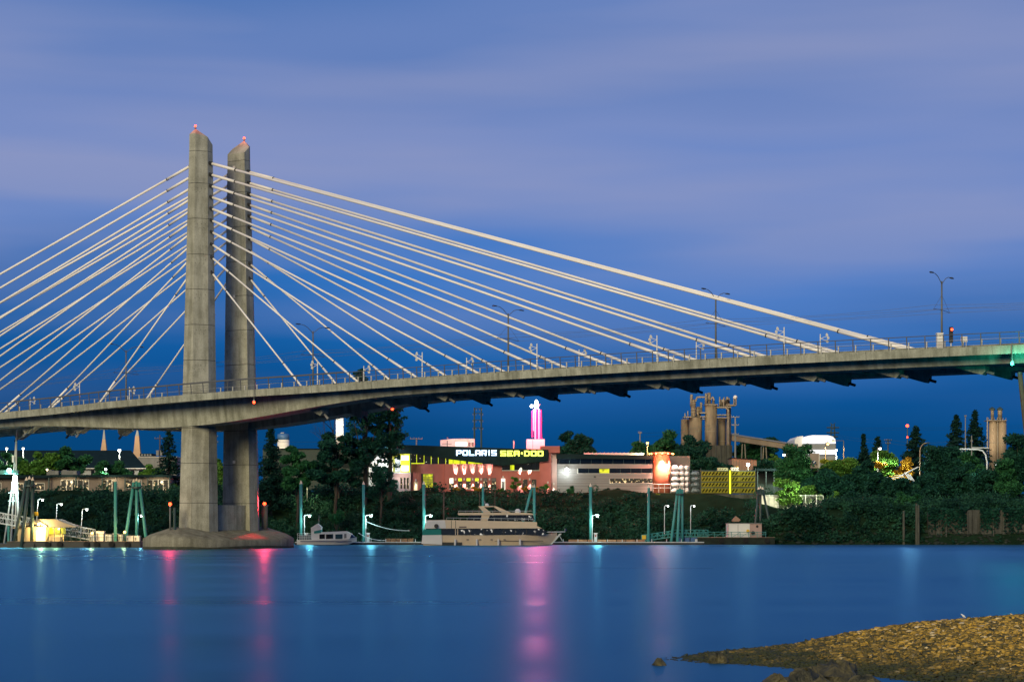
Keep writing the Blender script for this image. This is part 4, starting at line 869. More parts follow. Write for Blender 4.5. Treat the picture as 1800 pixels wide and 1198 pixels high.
# sweeping dark fascia, ribbed metal panels
top = lambda x: 781 + (x - 694) * (790 - 781) / 270 if x > 694 else 781
bot = lambda x: np.interp(x, [694, 722, 880, 945, 964], [795.5, 796.8, 818, 811.5, 810])
fa = MB().pp([(694, 781), (964, 790), (964, 809.5), (945, 811), (880, 817.5), (722, 796.3), (694, 795)], YP - 1.4, 15).build('roof_fascia', 'roof_dark', t_)
x = 694.0
while x < 963:
    x1 = min(x + 6, 964); MB().pp([(x + .15, top(x) - .2), (x1 - .15, top(x1) - .2), (x1 - .15, bot(x1)), (x + .15, bot(x))], YP - 1.46, .055).build('fascia_panel', 'roof_rib', fa); x = x1
# corner glass box
cb = MB().pb(693.5, 797.2, 722, 829.5, YP - .9, 8).build('corner_bay', 'window_yellow', t_)
MB().pb(694, 802, 704.5, 829, YP - .96, .05).build('pane', 'wall_grey', cb)
for y0, y1, m_ in ((800, 808.5, 'panel_white'), (809.2, 817, 'panel_yellow'), (817.6, 827, 'panel_white')): MB().pb(705.5, y0, 718.5, y1, YP - .96, .05).build('pane', m_, cb)
for x in (704.4, 719): MB().pb(x, 797.5, x + 1.0, 829.4, YP - 1.0, .09).build('frame', 'panel_yellow', cb)
MB().pb(720.2, 797.5, 722.6, 829.5, YP - 1.02, .2).build('frame', 'green_box', cb)
MB().pb(691, 829.7, 722, 831.4, YP - 1.3, 9).build('ledge', 'wall_grey', t_)
lw = MB().pb(692, 831.5, 721.8, 868, YP - .5, 10).build('wall', 'pale_pink', t_)
for x in (704, 709.5, 715): MB().pb(x, 839, x + 3.2, 858, YP - .56, .1).build('window', 'window_room', lw)
MB().pb(697, 846, 701.5, 860, YP - .55, .1).build('door', 'wall_grey', lw)
sw = MB().pp([(648, 800), (690, 793), (691.5, 866), (684, 866), (648, 866)], YP + .8, 10).build('side_wing', 'white_paint', t_)
MB().pp([(676, 786), (690, 781.5), (697, 795.5), (682, 797)], YP + .2, 9).build('wing_roof', 'teal_steel', t_)
for y in (835, 846): MB().pb(680, y, 684, y + 7, YP + .74, .06).build('window', 'teal_steel', sw)
# ground floor openings
yw = MB().pb(743, 832, 761.5, 857.5, YP - .06, .2).build('window', 'window_yellow', w_)
for x in (743, 752, 760.7): MB().pb(x, 832, x + .8, 857.5, YP - .12, .06).build('frame', 'dark_steel', yw)
for y in (832, 837.5, 842, 847, 857): MB().pb(743, y, 761.5, y + .6, YP - .115, .05).build('frame', 'dark_steel', yw)
MB().pb(740.5, 832, 742.8, 866, YP - .3, .4).build('reveal', 'roof_dark', w_)
for i, (x0, x1) in enumerate(((789.5, 797.5), (805, 812.5), (819.5, 827.5), (834.5, 842), (849.5, 856.5), (864, 872))):
    wn_ = MB().pb(x0, 839.5, x1, 858, YP - .57, .15).build('window', 'window_room', w2)
    MB().pb(x0 + .5, 840, x1 - .5, 845 if i else 849, YP - .61, .03).build('blind', 'panel_yellow' if i in (1, 2, 3) else ('panel_white' if i == 0 else 'wall_taupe'), wn_)
    for x in (x0, x1 - .6): MB().pb(x, 839.4, x + .6, 858.1, YP - .62, .06).build('frame', 'dark_steel', wn_)
    MB().pb(x0 - .5, 858.2, x1 + .5, 859.2, YP - .68, .2).build('sill', 'trim_white', wn_)
for x0, x1 in ((919, 927), (934.5, 942.5)):
    wn_ = MB().pb(x0, 842, x1, 858, YP - .47, .15).build('window', 'window_room', w3)
    for x in (x0, x1 - .6): MB().pb(x, 842, x + .6, 858.1, YP - .52, .06).build('frame', 'dark_steel', wn_)
d_ = MB().pb(881, 840.5, 888, 860.5, YP - .66, .25).build('door', 'panel_white', w3); MB().pb(882, 845, 887, 860, YP - .70, .03).build('door_leaf', 'wall_grey', d_)
d_ = MB().pb(727.5, 846, 734, 862, YP - .06, .1).build('door', 'cream_wall', w_); MB().pb(732.6, 853, 733.3, 855, YP - .1, .04).build('handle', 'black', d_)
def sconce(px, py, Y, parent, up, down, col=(1, .86, .78)):
    c_ = P(px, py, Y); o = MB().box(c_.x - .12, c_.x + .12, c_.y - .22, c_.y, c_.z - .18, c_.z + .18).build('wall_lamp', 'trim_white', parent)
    if up: light('up_light', 'SPOT', c_ + Vector((0, -.34, .3)), up * LP, col, parent, .05, (0, .22, 1), 40, 1.0)
    if down: light('down_light', 'SPOT', c_ + Vector((0, -.34, -.3)), down * LP, col, parent, .05, (0, .3, -1), 40, .7)
for x in (801, 816, 831, 846, 860.5): sconce(x, 842, YP - .5, w2, 2000, 650)
for x in (914, 931): sconce(x, 842, YP - .4, w3, 1800, 650)
sconce(884.5, 838, YP - .4, w3, 0, 200); sconce(731, 843.5, YP, w_, 0, 240); sconce(963, 847.5, YP - .8, SH, 0, 240); sconce(973.5, 850, YP - .2, SH, 40, 300)
light('wing_light', 'POINT', P(686, 812, YP - 3), 600 * LP, (.85, .95, 1), SH, .3)
light('bay_light', 'POINT', P(712, 826, YP - 2.2), 60 * LP, (.9, 1, .3), SH, .3)
light('canopy_light', 'POINT', P(706, 834, YP - 2.2), 120 * LP, (1, .85, .85), SH, .3)
sign('POLARIS', 802, 873, 790.5, 800.3, YP - 1.65, 'sign_blue', 'white-blue illuminated POLARIS lettering on the dark fascia')
sign('SEA-DOO', 879.5, 955, 791.5, 801.3, YP - 1.65, 'sign_yellow', 'yellow-green illuminated SEA-DOO lettering right of the blue sign')
# ---- rooftop box and neon pylon
t_ = thing('rooftop_sign_box', 'white rectangular box on the roof above the blue sign', 'rooftop box', P(805, 787, YP + 6))
MB().pp([(774, 773), (798, 770.5), (834, 770.5), (834, 787.5), (774, 787.5)], YP + 6, 3).build('box', 'white_paint', t_)
MB().pb(801, 776.5, 821, 783.5, YP + 5.94, .05).build('panel', 'panel_white', t_); MB().pb(777, 779.3, 794, 780.2, YP + 5.94, .05).build('bar', 'wall_grey', t_); MB().pb(785.5, 774, 786.8, 786, YP + 5.94, .05).build('bar', 'dark_steel', t_)
for x in (823, 829): MB().pb(x, 777, x + 4, 784, YP + 5.95, .04).build('panel', 'wall_grey', t_)
MB().tube(P(786.5, 771, YP + 7), P(786.5, 768, YP + 7), .12).build('vent', 'wall_grey', t_)
light('sign_box_light', 'POINT', P(800, 790, YP + 2.5) + Vector((0, 0, .4)), 230 * LP, (1, 1, .95), t_, .2)
t_ = thing('neon_pylon', 'tall pink neon pylon with a glaring white top on the showroom roof', 'sign pylon', P(942, 790, YP + 5))
YN = YP + 5
MB().pb(925.5, 771.5, 957.5, 790.5, YN - 1, 2.4).build('base_box', 'trim_white', t_); MB().pb(936, 771.8, 936.8, 790, YN - 1.05, .06).build('seam', 'wall_grey', t_)
mat('shaft_pink', (.35, .04, .10), .7); MB().pb(939.5, 718, 947.5, 771.4, YN - .3, .7).build('shaft', 'shaft_pink', t_)  # pink of the neon halo put into the shaft colour
for x, y0, y1, r_, m_ in ((935.6, 722, 768, .13, 'neon_pink_halo'), (950.6, 720, 770, .15, 'neon_pink_halo'), (937.8, 719, 757, .09, 'neon_white'), (940.8, 717, 771, .11, 'neon_white'), (947.4, 718, 771, .11, 'neon_white'), (944, 718, 771, .16, 'neon_pink_halo')): MB().tube(P(x, y1, YN - .5), P(x, y0, YN - .5), r_, r_, 8).build('neon_tube_and_halo', m_, t_)  # outer pink tubes are added to widen the glow into a halo
MB().lathe(P(943, 717, YN), [(.3, 0), (.36, .4), (.33, .9), (.2, 1.35), (.03, 1.5)], 14).build('beacon_dome', 'bulb_white', t_, True)
MB().tube(P(934, 714, YN - .3), P(950, 711, YN - .3), .15, .1, 8).build('cross_arm', 'trim_white', t_); MB().ball(P(934.5, 713.5, YN - .5), .28).build('flood_lamp', 'bulb_white', t_)
light('neon_glow', 'POINT', P(943, 730, YN - 4.0), 6500 * LP, (1, .05, .075), t_, .5); light('neon_glow', 'POINT', P(943, 745, YN - 4.0), 6500 * LP, (1, .05, .075), t_, .5); light('top_lamp', 'POINT', P(936, 714, YN - 1.6), 500 * LP, (1, .9, .95), t_, .3)  # neon_glow lights added ahead of the tubes to colour the river
tag(MB().tube(P(903, 789.5, YP + 3), P(903, 774, YP + 3), .10, .10, 8).build('roof_vent', 'trim_white'), 'short pale vent pipe on the roof above the yellow sign', 'vent')
# ---- grey clad warehouse
t_ = thing('clad_warehouse', 'grey metal-clad building with two dark ribbon windows beside the orange drum', 'building', P(1062, 866, YP))
WH = MB().pb(979.3, 815, 1147, 880, YP + .1, 14).build('wall', 'cladding_dark', t_)
y = 815.0; k = 0
rib = [(823, 831.3, 1016, 1147), (841, 848.6, 1072, 1147)]
rows = [(815, 822.8), (823, 831.2), (831.4, 840.8), (841, 848.6), (848.8, 853.6), (853.8, 858.6), (858.8, 866), (866.2, 876)]
for y0, y1 in rows:
    xs0 = 979.5; xe = 1147
    if y0 == 823: xe = 1016
    if y0 == 841: xe = 1072
    n_ = 2 if y1 - y0 > 6 else 1
    for j in range(n_):
        a = y0 + (y1 - y0) * j / n_; b_ = y0 + (y1 - y0) * (j + 1) / n_
        if y0 > 866 and j == 0: pass
        MB().pb(xs0, a + .12, xe - .3, b_ - .12, YP - .02 - .02 * ((j + k) % 2), .12).build('cladding_panel', 'cladding', WH)
    k += 1
for y0, y1, x0, x1 in rib:
    gl_ = MB().pb(x0, y0, x1, y1, YP + .02, .06).build('ribbon_window', 'window_room' if y0 > 830 else 'glass_dark', WH)
    for x in np.arange(x0, x1, 18.5): MB().pb(x, y0, x + .6, y1, YP - .02, .05).build('mullion', 'dark_steel', gl_)
    MB().pb(x0 - 1, y1 + .02, x1, y1 + .7, YP - .12, .2).build('sill', 'trim_white', gl_); MB().pb(x0 - 1.2, y0, x0 - .1, y1, YP - .1, .2).build('jamb', 'trim_white', gl_)
    if y0 == 823: MB().pb(1053, 823.4, 1071, 831, YP - .0, .03).build('blind', 'window_yellow', gl_)
tb = MB().pp([(978, 797), (1147, 800), (1147, 806.5), (978, 805.5)], YP - 1.0, 15).build('roof_edge', 'roof_dark', t_)
ug = MB().pb(979, 805.5, 1147, 814.8, YP + .3, .1).build('upper_glazing', 'glass_dark', t_)
for x in range(982, 1147, 19): MB().pb(x, 806, x + .7, 814.7, YP + .2, .1).build('mullion', 'dark_steel', ug)
MB().pb(1044, 836.5, 1047.5, 838.3, YP - .2, .2).build('vent', 'black', WH)
fl = MB().box(wx(996, YP) - .25, wx(996, YP) + .25, YP - .5, YP - .05, wz(824, YP) - .15, wz(824, YP) + .2).build('wall_lamp', 'dark_steel', t_); MB().ball(P(996, 824.5, YP - .6), .3).build('bulb', 'bulb_white', t_)
light('wall_flood', 'POINT', P(996, 829, YP - 1.6), 230 * LP, WHITE, t_, .2)
t_ = thing('lit_roof_ridge', 'pale lit metal roof ridge behind the clad warehouse', 'roof', P(1080, 800, YP + 22))
for i, x in enumerate(np.arange(1027, 1128, 7.0)): MB().pp([(x, 795.6), (x + 6.6, 795.6 + .1), (x + 6.6, 800.5), (x, 800.5)], YP + 22, 4).build('roof_sheet', 'trim_white', t_); MB().pb(x, 794.6, x + 1, 795.5, YP + 22, 4).build('rib', 'trim_white', t_)
MB().pb(1030, 800.6, 1128, 830, YP + 22.2, 3.5).build('wall', 'wall_grey', t_)
light('ridge_light', 'POINT', P(1131, 793, YP + 20.5), 400 * LP, WARM, t_, .2)
# ---- orange drum
t_ = thing('orange_drum_tower', 'orange round stair tower washed by a ring of lamps at its top', 'tower', P(1163, 866, YP + 1))
c_ = P(1162.5, 866, YP + 1); rr = (1178 - 1147) / 2 * YP / F; zt = wz(799, YP) ; 
MB().lathe(Vector((c_.x, YP + 1, wz(880, YP))), [(rr, 0), (rr, wz(798, YP) - wz(880, YP))], 32).build('drum', 'orange_wall', t_, True)
MB().lathe(Vector((c_.x, YP + 1, wz(797.8, YP))), [(rr + .3, 0), (rr + .3, .28), (rr - .4, .42)], 32).build('rim', 'orange_wall', t_, True)
for i in range(7):
    a = math.pi + math.pi * i / 6; q = Vector((c_.x + math.cos(a) * (rr + .55), YP + 1 + math.sin(a) * (rr + .55), wz(797, YP)))
    MB().ball(q, .13, 8).build('bulb', 'bulb_orange', t_)
    if i in (1, 3, 5): light('rim_lamp', 'SPOT', q + Vector((math.cos(a) * .5, math.sin(a) * .5, -.05)), 9000 * LP, (1, .48, .34), t_, .1, (-math.cos(a) * .16, -math.sin(a) * .16, -1), 75, .9)
light('rim_streak_fill', 'POINT', P(1163, 790, YP - 2.6), 2600 * LP, (1, .22, .12), t_, .3)  # added light ahead of the rim, for its streak on the river
for yy in (850.5, 857): MB().tube(P(1147, yy, YP - 1.9), P(1180, yy, YP - 1.9), .05, .05, 6).build('guard_rail', 'trim_white', t_)
for x in (1148, 1158, 1168, 1179): MB().tube(P(x, 868, YP - 1.9), P(x, 850, YP - 1.9), .05, .05, 6).build('guard_post', 'trim_white', t_)
# ---- boat rack
YR = YP - 1
t_ = thing('boat_storage_rack', 'dark steel storage rack holding wrapped boats and printed crates', 'rack', P(1250, 867, YR))
ROWY = [(817, 826.0), (827, 835.8), (836.8, 845.6), (846.6, 855.4), (856.4, 866)]
for x in (1179.5, 1212.5, 1232, 1281.2, 1328.3):
    for dy in (0, 2.6): MB().pb(x - .6, 822 if x > 1213 else 815.5, x + .6, 868, YR + dy, .18).build('upright', 'dark_steel', t_)
for y0, y1 in ROWY:
    for dy in (.0, 2.6): MB().pb(1179, y1 + .1, 1328, y1 + .9, YR + .02 + dy, .14).build('beam', 'dark_steel', t_)
ordn = ['top', 'second', 'third', 'fourth', 'bottom']
def wrapped(x0, x1, y0, y1, Y, m_, label, seed, grp):
    rr_ = np.random.default_rng(seed); n = 12; k = 6; vs = []
    xa, xb = wx(x0, Y), wx(x1, Y); za, zb = wz(y1, Y), wz(y0, Y); cx_ = (xa + xb) / 2; ph = rr_.uniform(0, 6, 3)
    for i in range(k + 1):
        f_ = i / k; yy = Y + f_ * 2.4; sc = .45 + .55 * math.sin(math.pi * min(1, .22 + f_ * .78)) ** .5 if i else .35
        for j in range(n):
            a = 2 * math.pi * j / n; ca, sa = math.cos(a), math.sin(a); q = (abs(ca) ** 2.6 + abs(sa) ** 2.6) ** (-1 / 2.6) * (1 + .10 * math.sin(3 * a + ph[0]) + .06 * rr_.uniform(-1, 1))
            vs.append((cx_ + ca * q * (xb - xa) / 2 * sc, yy, za + (zb - za) * (.5 + .5 * sa * q * sc)))
    fs = [(i * n + j, i * n + (j + 1) % n, (i + 1) * n + (j + 1) % n, (i + 1) * n + j) for i in range(k) for j in range(n)] + [tuple(range(n)), tuple(range(k * n + n - 1, k * n - 1, -1))]
    return tag(MB().add(vs, fs).build('wrapped_boat', m_, smooth=False), label, 'wrapped boat', grp)
sd_ = 0
for r_i, (y0, y1) in enumerate(ROWY):
    cols = [(1180.5, 1194), (1194.5, 1203), (1203.5, 1212)] if r_i < 2 else [(1180.5, 1195), (1195.5, 1204), (1204.5, 1211.5)]
    for c_i, (x0, x1) in enumerate(cols):
        sd_ += 1; wrapped(x0, x1, y0 + .2, y1, YR - .3, 'wrap_white', 'white shrink-wrapped boat, %s shelf, %s of the three beside the orange drum' % (ordn[r_i], ('left', 'middle', 'right')[c_i]), sd_, 'white wrapped boats on the rack')
    if r_i: sd_ += 1; wrapped(1214.5, 1230.5, y0 + .2, y1, YR + .1, 'wrap_grey', 'grey wrapped boat, %s shelf, left of the printed crates' % ordn[r_i], sd_, 'grey wrapped boats on the rack')
cols = [(1233.2, 1256), (1256.6, 1280.4), (1285.5, 1302), (1302.6, 1327.4)]; cn_ = ['leftmost', 'second', 'third', 'rightmost']
for r_i, (y0, y1) in enumerate(ROWY[1:]):
    for c_i, (x0, x1) in enumerate(cols):
        q = P((x0 + x1) / 2, y1, YR - .2); t2 = thing('printed_crate', 'yellow-green crate with dark slanted prints, %s shelf, %s column' % (['top', 'second', 'third', 'bottom'][r_i], cn_[c_i]), 'crate', q, 'printed crates on the rack')
        MB().pb(x0, y0 + .2, x1, y1 - .1, YR - .25, 2.3).build('body', 'crate_yellow', t2)
        mb = MB(); x = x0 + 1.2
        while x + 4.4 < x1:
            for (u0, v0, u1, v1) in ((0, .58, 2.8, .34), (1.6, .36, 4.4, .12)): mb.prism([P(x + a, y0 + (y1 - y0) * b_, YR - .256) for a, b_ in ((u0, v0), (u1, v1), (u1, v1 + .36), (u0, v0 + .36))], (0, .004, 0))
            x += 5.6
        mb.build('printed_mark', 'crate_mark', t2)
        MB().pb(x0, y0 + .1, x1, y0 + .9, YR - .27, .03).build('strap', 'dark_steel', t2)
t_ = thing('rack_ladder_column', 'bright yellow upright panel between the printed crates', 'column', P(1283.3, 867, YR)); MB().pb(1282.2, 826, 1284.8, 867, YR - .5, .3).build('column', 'panel_yellow', t_); MB().pb(1281.8, 867, 1285.2, 868, YR - .55, .4).build('foot', 'dark_steel', t_)
for x0, x1, y0, lb, m_ in ((1262, 1279.5, 821.5, 'pale printed crate lying on top of the rack', 'leafcrate'), (1285.5, 1299, 821, 'white crate with dark lettering on top of the rack', 'white_paint')):
    q = P((x0 + x1) / 2, 826.4, YR); t2 = thing('loose_crate', lb, 'crate', q); mat('leafcrate', (.45, .5, .3), .6)
    MB().pb(x0, y0, x1, 826.6, YR, 1.6).build('body', m_, t2)
    mb = MB()
    for k in range(3): mb.prism([P(x0 + 2 + k * 4.5 + a, b_, YR - .008) for a, b_ in ((0, 825), (2.6, 822.5), (3.4, 823.2), (.8, 825.6))], (0, .006, 0))
    mb.build('printed_mark', 'crate_mark', t2)
MB().pb(1178.5, 800.5, 1208, 811.5, YP + 6, 5).build('_tmp', 'wall_grey') if False else None
t_ = thing('corrugated_annex', 'grey corrugated parapet behind the wrapped boats', 'building', P(1195, 870, YP + 6)); a_ = MB().pb(1178.8, 801, 1213, 870, YP + 6, 6).build('wall', 'wall_taupe', t_)
for x in np.arange(1179, 1212, 2.2): MB().pb(x, 801.5, x + 1.1, 811, YP + 5.93, .06).build('corrugation', 'wall_taupe', a_)
t_ = thing('retaining_wall', 'low dark concrete retaining wall under the crates', 'wall', P(1260, 893, YP - 4))
for k, x in enumerate(range(1146, 1340, 24)): MB().pb(x, 868, min(x + 23.7, 1338), 892, YP - 3 - .03 * (k % 2), 1.2).build('wall_panel', 'concrete_wall', t_)
light('rack_flood', 'POINT', P(1186, 812, YR - 4.5), 420 * LP, (1, .85, .8), t_, .3)
q = P(1315, 826, YR + .6); t_ = thing('rack_floodlight', 'glaring white floodlight on a short post on top of the crates', 'floodlight', q)
MB().tube(q, P(1315, 818, YR + .6), .08).build('post', 'white_paint', t_); MB().box(wx(1312.5, YR), wx(1317.5, YR), YR + .3, YR + .6, wz(818, YR), wz(814.5, YR)).build('housing', 'white_paint', t_); MB().ball(P(1315, 816.2, YR + .2), .28).build('bulb', 'bulb_white', t_)
light('flood', 'POINT', P(1314, 819, YR - 3.2), 260 * LP, (.95, 1, .7), t_, .3)
# ---- silos
YS = 432
t_ = thing('cement_silo_tower', 'weathered tan cement silo cluster with pipes and platforms above the trees', 'silo', P(1245, 870, YS))
def silo(x0, x1, y0, y1, m_='rust_silo', dy=0, nm='silo', roof=True):
    Y = YS + dy; r_ = (x1 - x0) / 2 * Y / F; c_ = P((x0 + x1) / 2, y1, Y); h = wz(y0, Y) - wz(y1, Y)
    o = MB().lathe(c_, [(r_, 0), (r_, h), (r_ * .96, h + .12)] + ([(r_ * .35, h + .12 + r_ * .18)] if roof else []), 18).build(nm, m_, t_, True)
    for f_ in np.arange(.18, .99, .27): MB().lathe(c_ + Vector((0, 0, h * f_)), [(r_ + .06, 0), (r_ + .06, .14)], 18).build('hoop', 'silo_pipe', o)
    return o
silo(1197, 1212, 738, 880, dy=3); silo(1211, 1234, 735, 880); silo(1239, 1260.5, 711.5, 880, dy=-1); silo(1260.8, 1276, 735, 880, dy=2); silo(1276.5, 1285, 713, 880, dy=1)
silo(1214.5, 1223, 713, 734.5, nm='hopper'); silo(1223.5, 1232, 716, 734.5, nm='hopper', dy=1); silo(1213, 1218, 694, 715, 'silo_pipe', nm='pipe_stack', dy=1); silo(1216.5, 1223, 703, 713, nm='hopper'); silo(1230.5, 1234.5, 708, 725, 'silo_pipe', nm='hopper')
silo(1239, 1243, 692, 711, 'silo_pipe', nm='filter_drum', dy=-1); silo(1243.2, 1249.5, 691, 711, nm='filter_drum'); silo(1252, 1256, 702, 711, nm='filter_drum')
def bx(n_, x0, y0, x1, y1, d, m_='silo_pipe', dy=0): return MB().pb(x0, y0, x1, y1, YS + dy, d).build(n_, m_, t_)
for a in ((1202, 731.5, 1216, 733.2), (1230, 724, 1240, 726), (1230, 731, 1240, 732.6), (1234, 735, 1239, 736.4), (1239, 709.8, 1262, 711.4), (1260, 714.5, 1285, 716), (1260, 728, 1278, 729.6), (1260, 733, 1278, 734.5), (1280, 711.2, 1294, 712.6)): bx('platform', *a, 3.2, dy=-2.6)
for x0, y0, x1, y1 in ((1204, 726, 1204, 732), (1209, 722, 1209, 732), (1265, 697, 1265, 711), (1272, 699, 1272, 714), (1294, 698, 1294, 712), (1290, 700, 1290, 712)): MB().tube(P(x0, y1, YS - 2), P(x1, y0, YS - 2), .12, .12, 6).build('stanchion', 'silo_pipe', t_)
MB().path([P(1223, 705, YS - 1), P(1225, 697.5, YS - 1), P(1238, 697.5, YS - 1)], .18, 6).build('pipe', 'silo_pipe', t_); MB().path([P(1249, 702, YS - 1), P(1253, 697, YS - 1), P(1255.5, 703, YS - 1)], .16, 6).build('pipe', 'silo_pipe', t_)
MB().path([P(1260, 715.5, YS - 2), P(1276, 715.5, YS - 2), P(1280, 719, YS - 2), P(1280, 780, YS - 2)], .22, 6).build('pipe', 'silo_pipe', t_)
MB().path([P(1279, 712, YS - 1), P(1291, 712, YS - 1), P(1293.5, 706, YS - 1), P(1292.5, 699, YS - 1)], .2, 6).build('pipe', 'silo_pipe', t_)
MB().ball(P(1292.5, 698, YS - 1), .45).build('vent_cap', 'white_paint', t_)
rr_ = np.random.default_rng(5)
for k in range(16):
    x = rr_.uniform(1264, 1283); y = rr_.uniform(697, 711); bx('machinery', x, y, x + rr_.uniform(2, 4), y + rr_.uniform(3, 6), rr_.uniform(.5, 1.2), 'silo_pipe' if k % 2 else 'rust_silo', dy=rr_.uniform(-2, 1))
bx('machinery_tower', 1266, 702, 1283, 713, 2, 'rust_silo', dy=1.2)
b_ = MB().pb(1228, 782, 1287, 880, YS - 4, 9).build('base_block', 'concrete_wall', t_)
for x in range(1230, 1286, 9): MB().pb(x, 782, x + 1.6, 870, YS - 4.3, .3).build('buttress', 'concrete_wall', b_)
light('silo_flood', 'SPOT', P(1246, 800, YS - 22), 9000 * LP, (1, .8, .5), t_, .4, (0, .8, .62), 60, .8)
a, c_ = P(1286, 770, YS), P(1402, 788, YS + 6)
t_ = thing('conveyor_gallery', 'covered conveyor sloping down from the silos to the right', 'conveyor', P(1345, 800, YS)); 
MB().hexa([a + Vector((0, -.9, -.5)), c_ + Vector((0, -.9, -.5)), c_ + Vector((0, .9, -.5)), a + Vector((0, .9, -.5))], [a + Vector((0, -.9, .6)), c_ + Vector((0, -.9, .6)), c_ + Vector((0, .9, .6)), a + Vector((0, .9, .6))]).build('gallery', 'silo_tan', t_)
MB().hexa([a + Vector((0, -1.1, .61)), c_ + Vector((0, -1.1, .61)), c_ + Vector((0, 1.1, .61)), a + Vector((0, 1.1, .61))], [a + Vector((0, -.6, .95)), c_ + Vector((0, -.6, .95)), c_ + Vector((0, .6, .95)), a + Vector((0, .6, .95))]).build('cover', 'wall_grey', t_)
for f_ in (.18, .5, .85):
    q = a.lerp(c_, f_)
    for dx in (-.8, .8): MB().tube(q + Vector((dx * .3, 0, -.5)), Vector((q.x + dx, q.y, 8.5)), .14, .14, 6).build('trestle_leg', 'silo_pipe', t_)
t_ = thing('pink_shed', 'low pink-beige shed lit by the floodlight behind the crates', 'shed', P(1308, 850, 400)); s_ = MB().pp([(1287, 804.5), (1330, 807.5), (1330, 850), (1287, 850)], 400, 7).build('wall', 'shed_pink', t_); MB().pp([(1286, 803.4), (1331, 806.6), (1331, 807.4), (1286, 804.3)], 399.6, 8).build('roof', 'roof_slate', t_); MB().pb(1294, 819, 1298, 823.5, 399.9, .1).build('sign', 'yellow_paint', s_)
for x in np.arange(1289, 1329, 5): MB().pb(x, 808, x + .5, 848, 399.93, .06).build('seam', 'wall_taupe', s_)
t_ = thing('open_shed', 'dark open-fronted shed right of the printed crates', 'shed', P(1352, 868, 378)); MB().pb(1330, 823, 1376, 827, 377, 9).build('roof', 'roof_dark', t_); MB().pb(1331, 827.2, 1375, 880, 383, 2).build('back_wall', 'green_box', t_)
for x in (1331, 1346, 1360, 1373.5): MB().pb(x, 827.2, x + 1.4, 880, 377.3, .3).build('post', 'dark_steel', t_)
# ---- right silos
YS = 450
t_ = thing('twin_silo', 'pair of tan silos with capped stacks at the right edge', 'silo', P(1754, 870, YS))
silo(1738, 1753.3, 739, 880, 'silo_tan', roof=False); silo(1753.6, 1769, 739, 880, 'silo_tan', roof=False); silo(1741.5, 1747, 719, 739, 'silo_tan', nm='stack'); silo(1754, 1761.5, 719, 739, 'silo_tan', nm='stack')
for x in (1744, 1757.7): MB().lathe(P(x, 719, YS), [(.65, -.2), (.7, .1), (.15, .5)], 10).build('stack_cap', 'dark_steel', t_)
for x in (1735.5, 1753.5): MB().tube(P(x, 850, YS - 1), P(x, 733, YS - 1), .14, .14, 6).build('downpipe', 'silo_pipe', t_)
MB().pb(1737, 737.6, 1770, 738.8, YS - 2, 4).build('platform', 'silo_pipe', t_)
for x in range(1738, 1771, 5): MB().tube(P(x, 738, YS - 2), P(x, 734, YS - 2), .06, .06, 5).build('guard_post', 'silo_pipe', t_)
light('silo_flood', 'SPOT', P(1752, 815, YS - 14), 5200 * LP, (1, .8, .55), t_, .4, (0, .8, .55), 60, .8)
# ---- left long building
YW = 366
t_ = thing('riverside_hall', 'long low taupe building with lit glazed doors along the left bank', 'building', P(140, 868, YW))
segs = [(-60, 6), (6.3, 46), (46.3, 88), (88.3, 298)]
walls = []
for x0, x1 in segs: walls.append(MB().pb(x0, 838, x1, 872, YW + (.6 if x1 < 89 else 0), 12).build('wall', 'wall_taupe', t_))
MB().pb(-60, 834.5, 90, 839.8, YW - .7, 14).build('roof_edge', 'roof_slate', t_); MB().pb(88, 834, 300, 838, YW - 1.2, 14).build('roof_edge', 'roof_slate', t_)
for x in (45, 84.5, 132, 178.5, 218.5, 258.5, 297): MB().pb(x, 836, x + 2, 872, YW - 1.0, .35).build('column', 'dark_steel', t_); MB().pb(x - 3.5, 835, x + 5.5, 838.4, YW - 1.25, .6).build('bracket', 'roof_slate', t_)
def glz(x0, x1, y0, y1, n_, w_):
    o = MB().pb(x0, y0, x1, y1, YW - .06 + (.6 if x1 < 89 else 0), .1).build('glazing', 'window_room', w_)
    Yg = YW - .12 + (.6 if x1 < 89 else 0)
    for i in range(n_ + 1): x = x0 + (x1 - x0) * i / n_; MB().pb(x - .55, y0, x + .55, y1, Yg, .08).build('frame', 'trim_white', o)
    for y in (y0, y1): MB().pb(x0, y - .5, x1, y + .5, Yg + .005, .07).build('frame', 'trim_white', o)
glz(31, 41, 848.5, 861, 1, walls[1]); glz(57, 78, 848.5, 861, 1, walls[2]); glz(-12, 2, 848, 862, 1, walls[0])
for x0, x1, y1, n_ in ((107, 156, 866.5, 5), (179.5, 205.5, 866.5, 3), (220, 249, 857.5, 1), (260, 296, 866.5, 4)): glz(x0, x1, 842.5, y1, n_, walls[3])
MB().pb(-60, 868.5, 300, 874.5, YW - 2.4, 2.3).build('terrace', 'dark_steel', t_)
for yy in (857, 862): MB().tube(P(88, yy, YW - 2.3), P(298, yy, YW - 2.3), .025, .025, 4).build('guard_rail', 'dark_steel', t_)
for x in range(92, 298, 14): MB().tube(P(x, 868.4, YW - 2.3), P(x, 857, YW - 2.3), .03, .03, 4).build('guard_post', 'dark_steel', t_)
for x in (262, 240, 226, 150, 100): MB().tube(P(x, 874, YW - 1.5), P(x, 905, YW - 1.5), .15, .15, 6).build('stilt', 'dark_steel', t_)
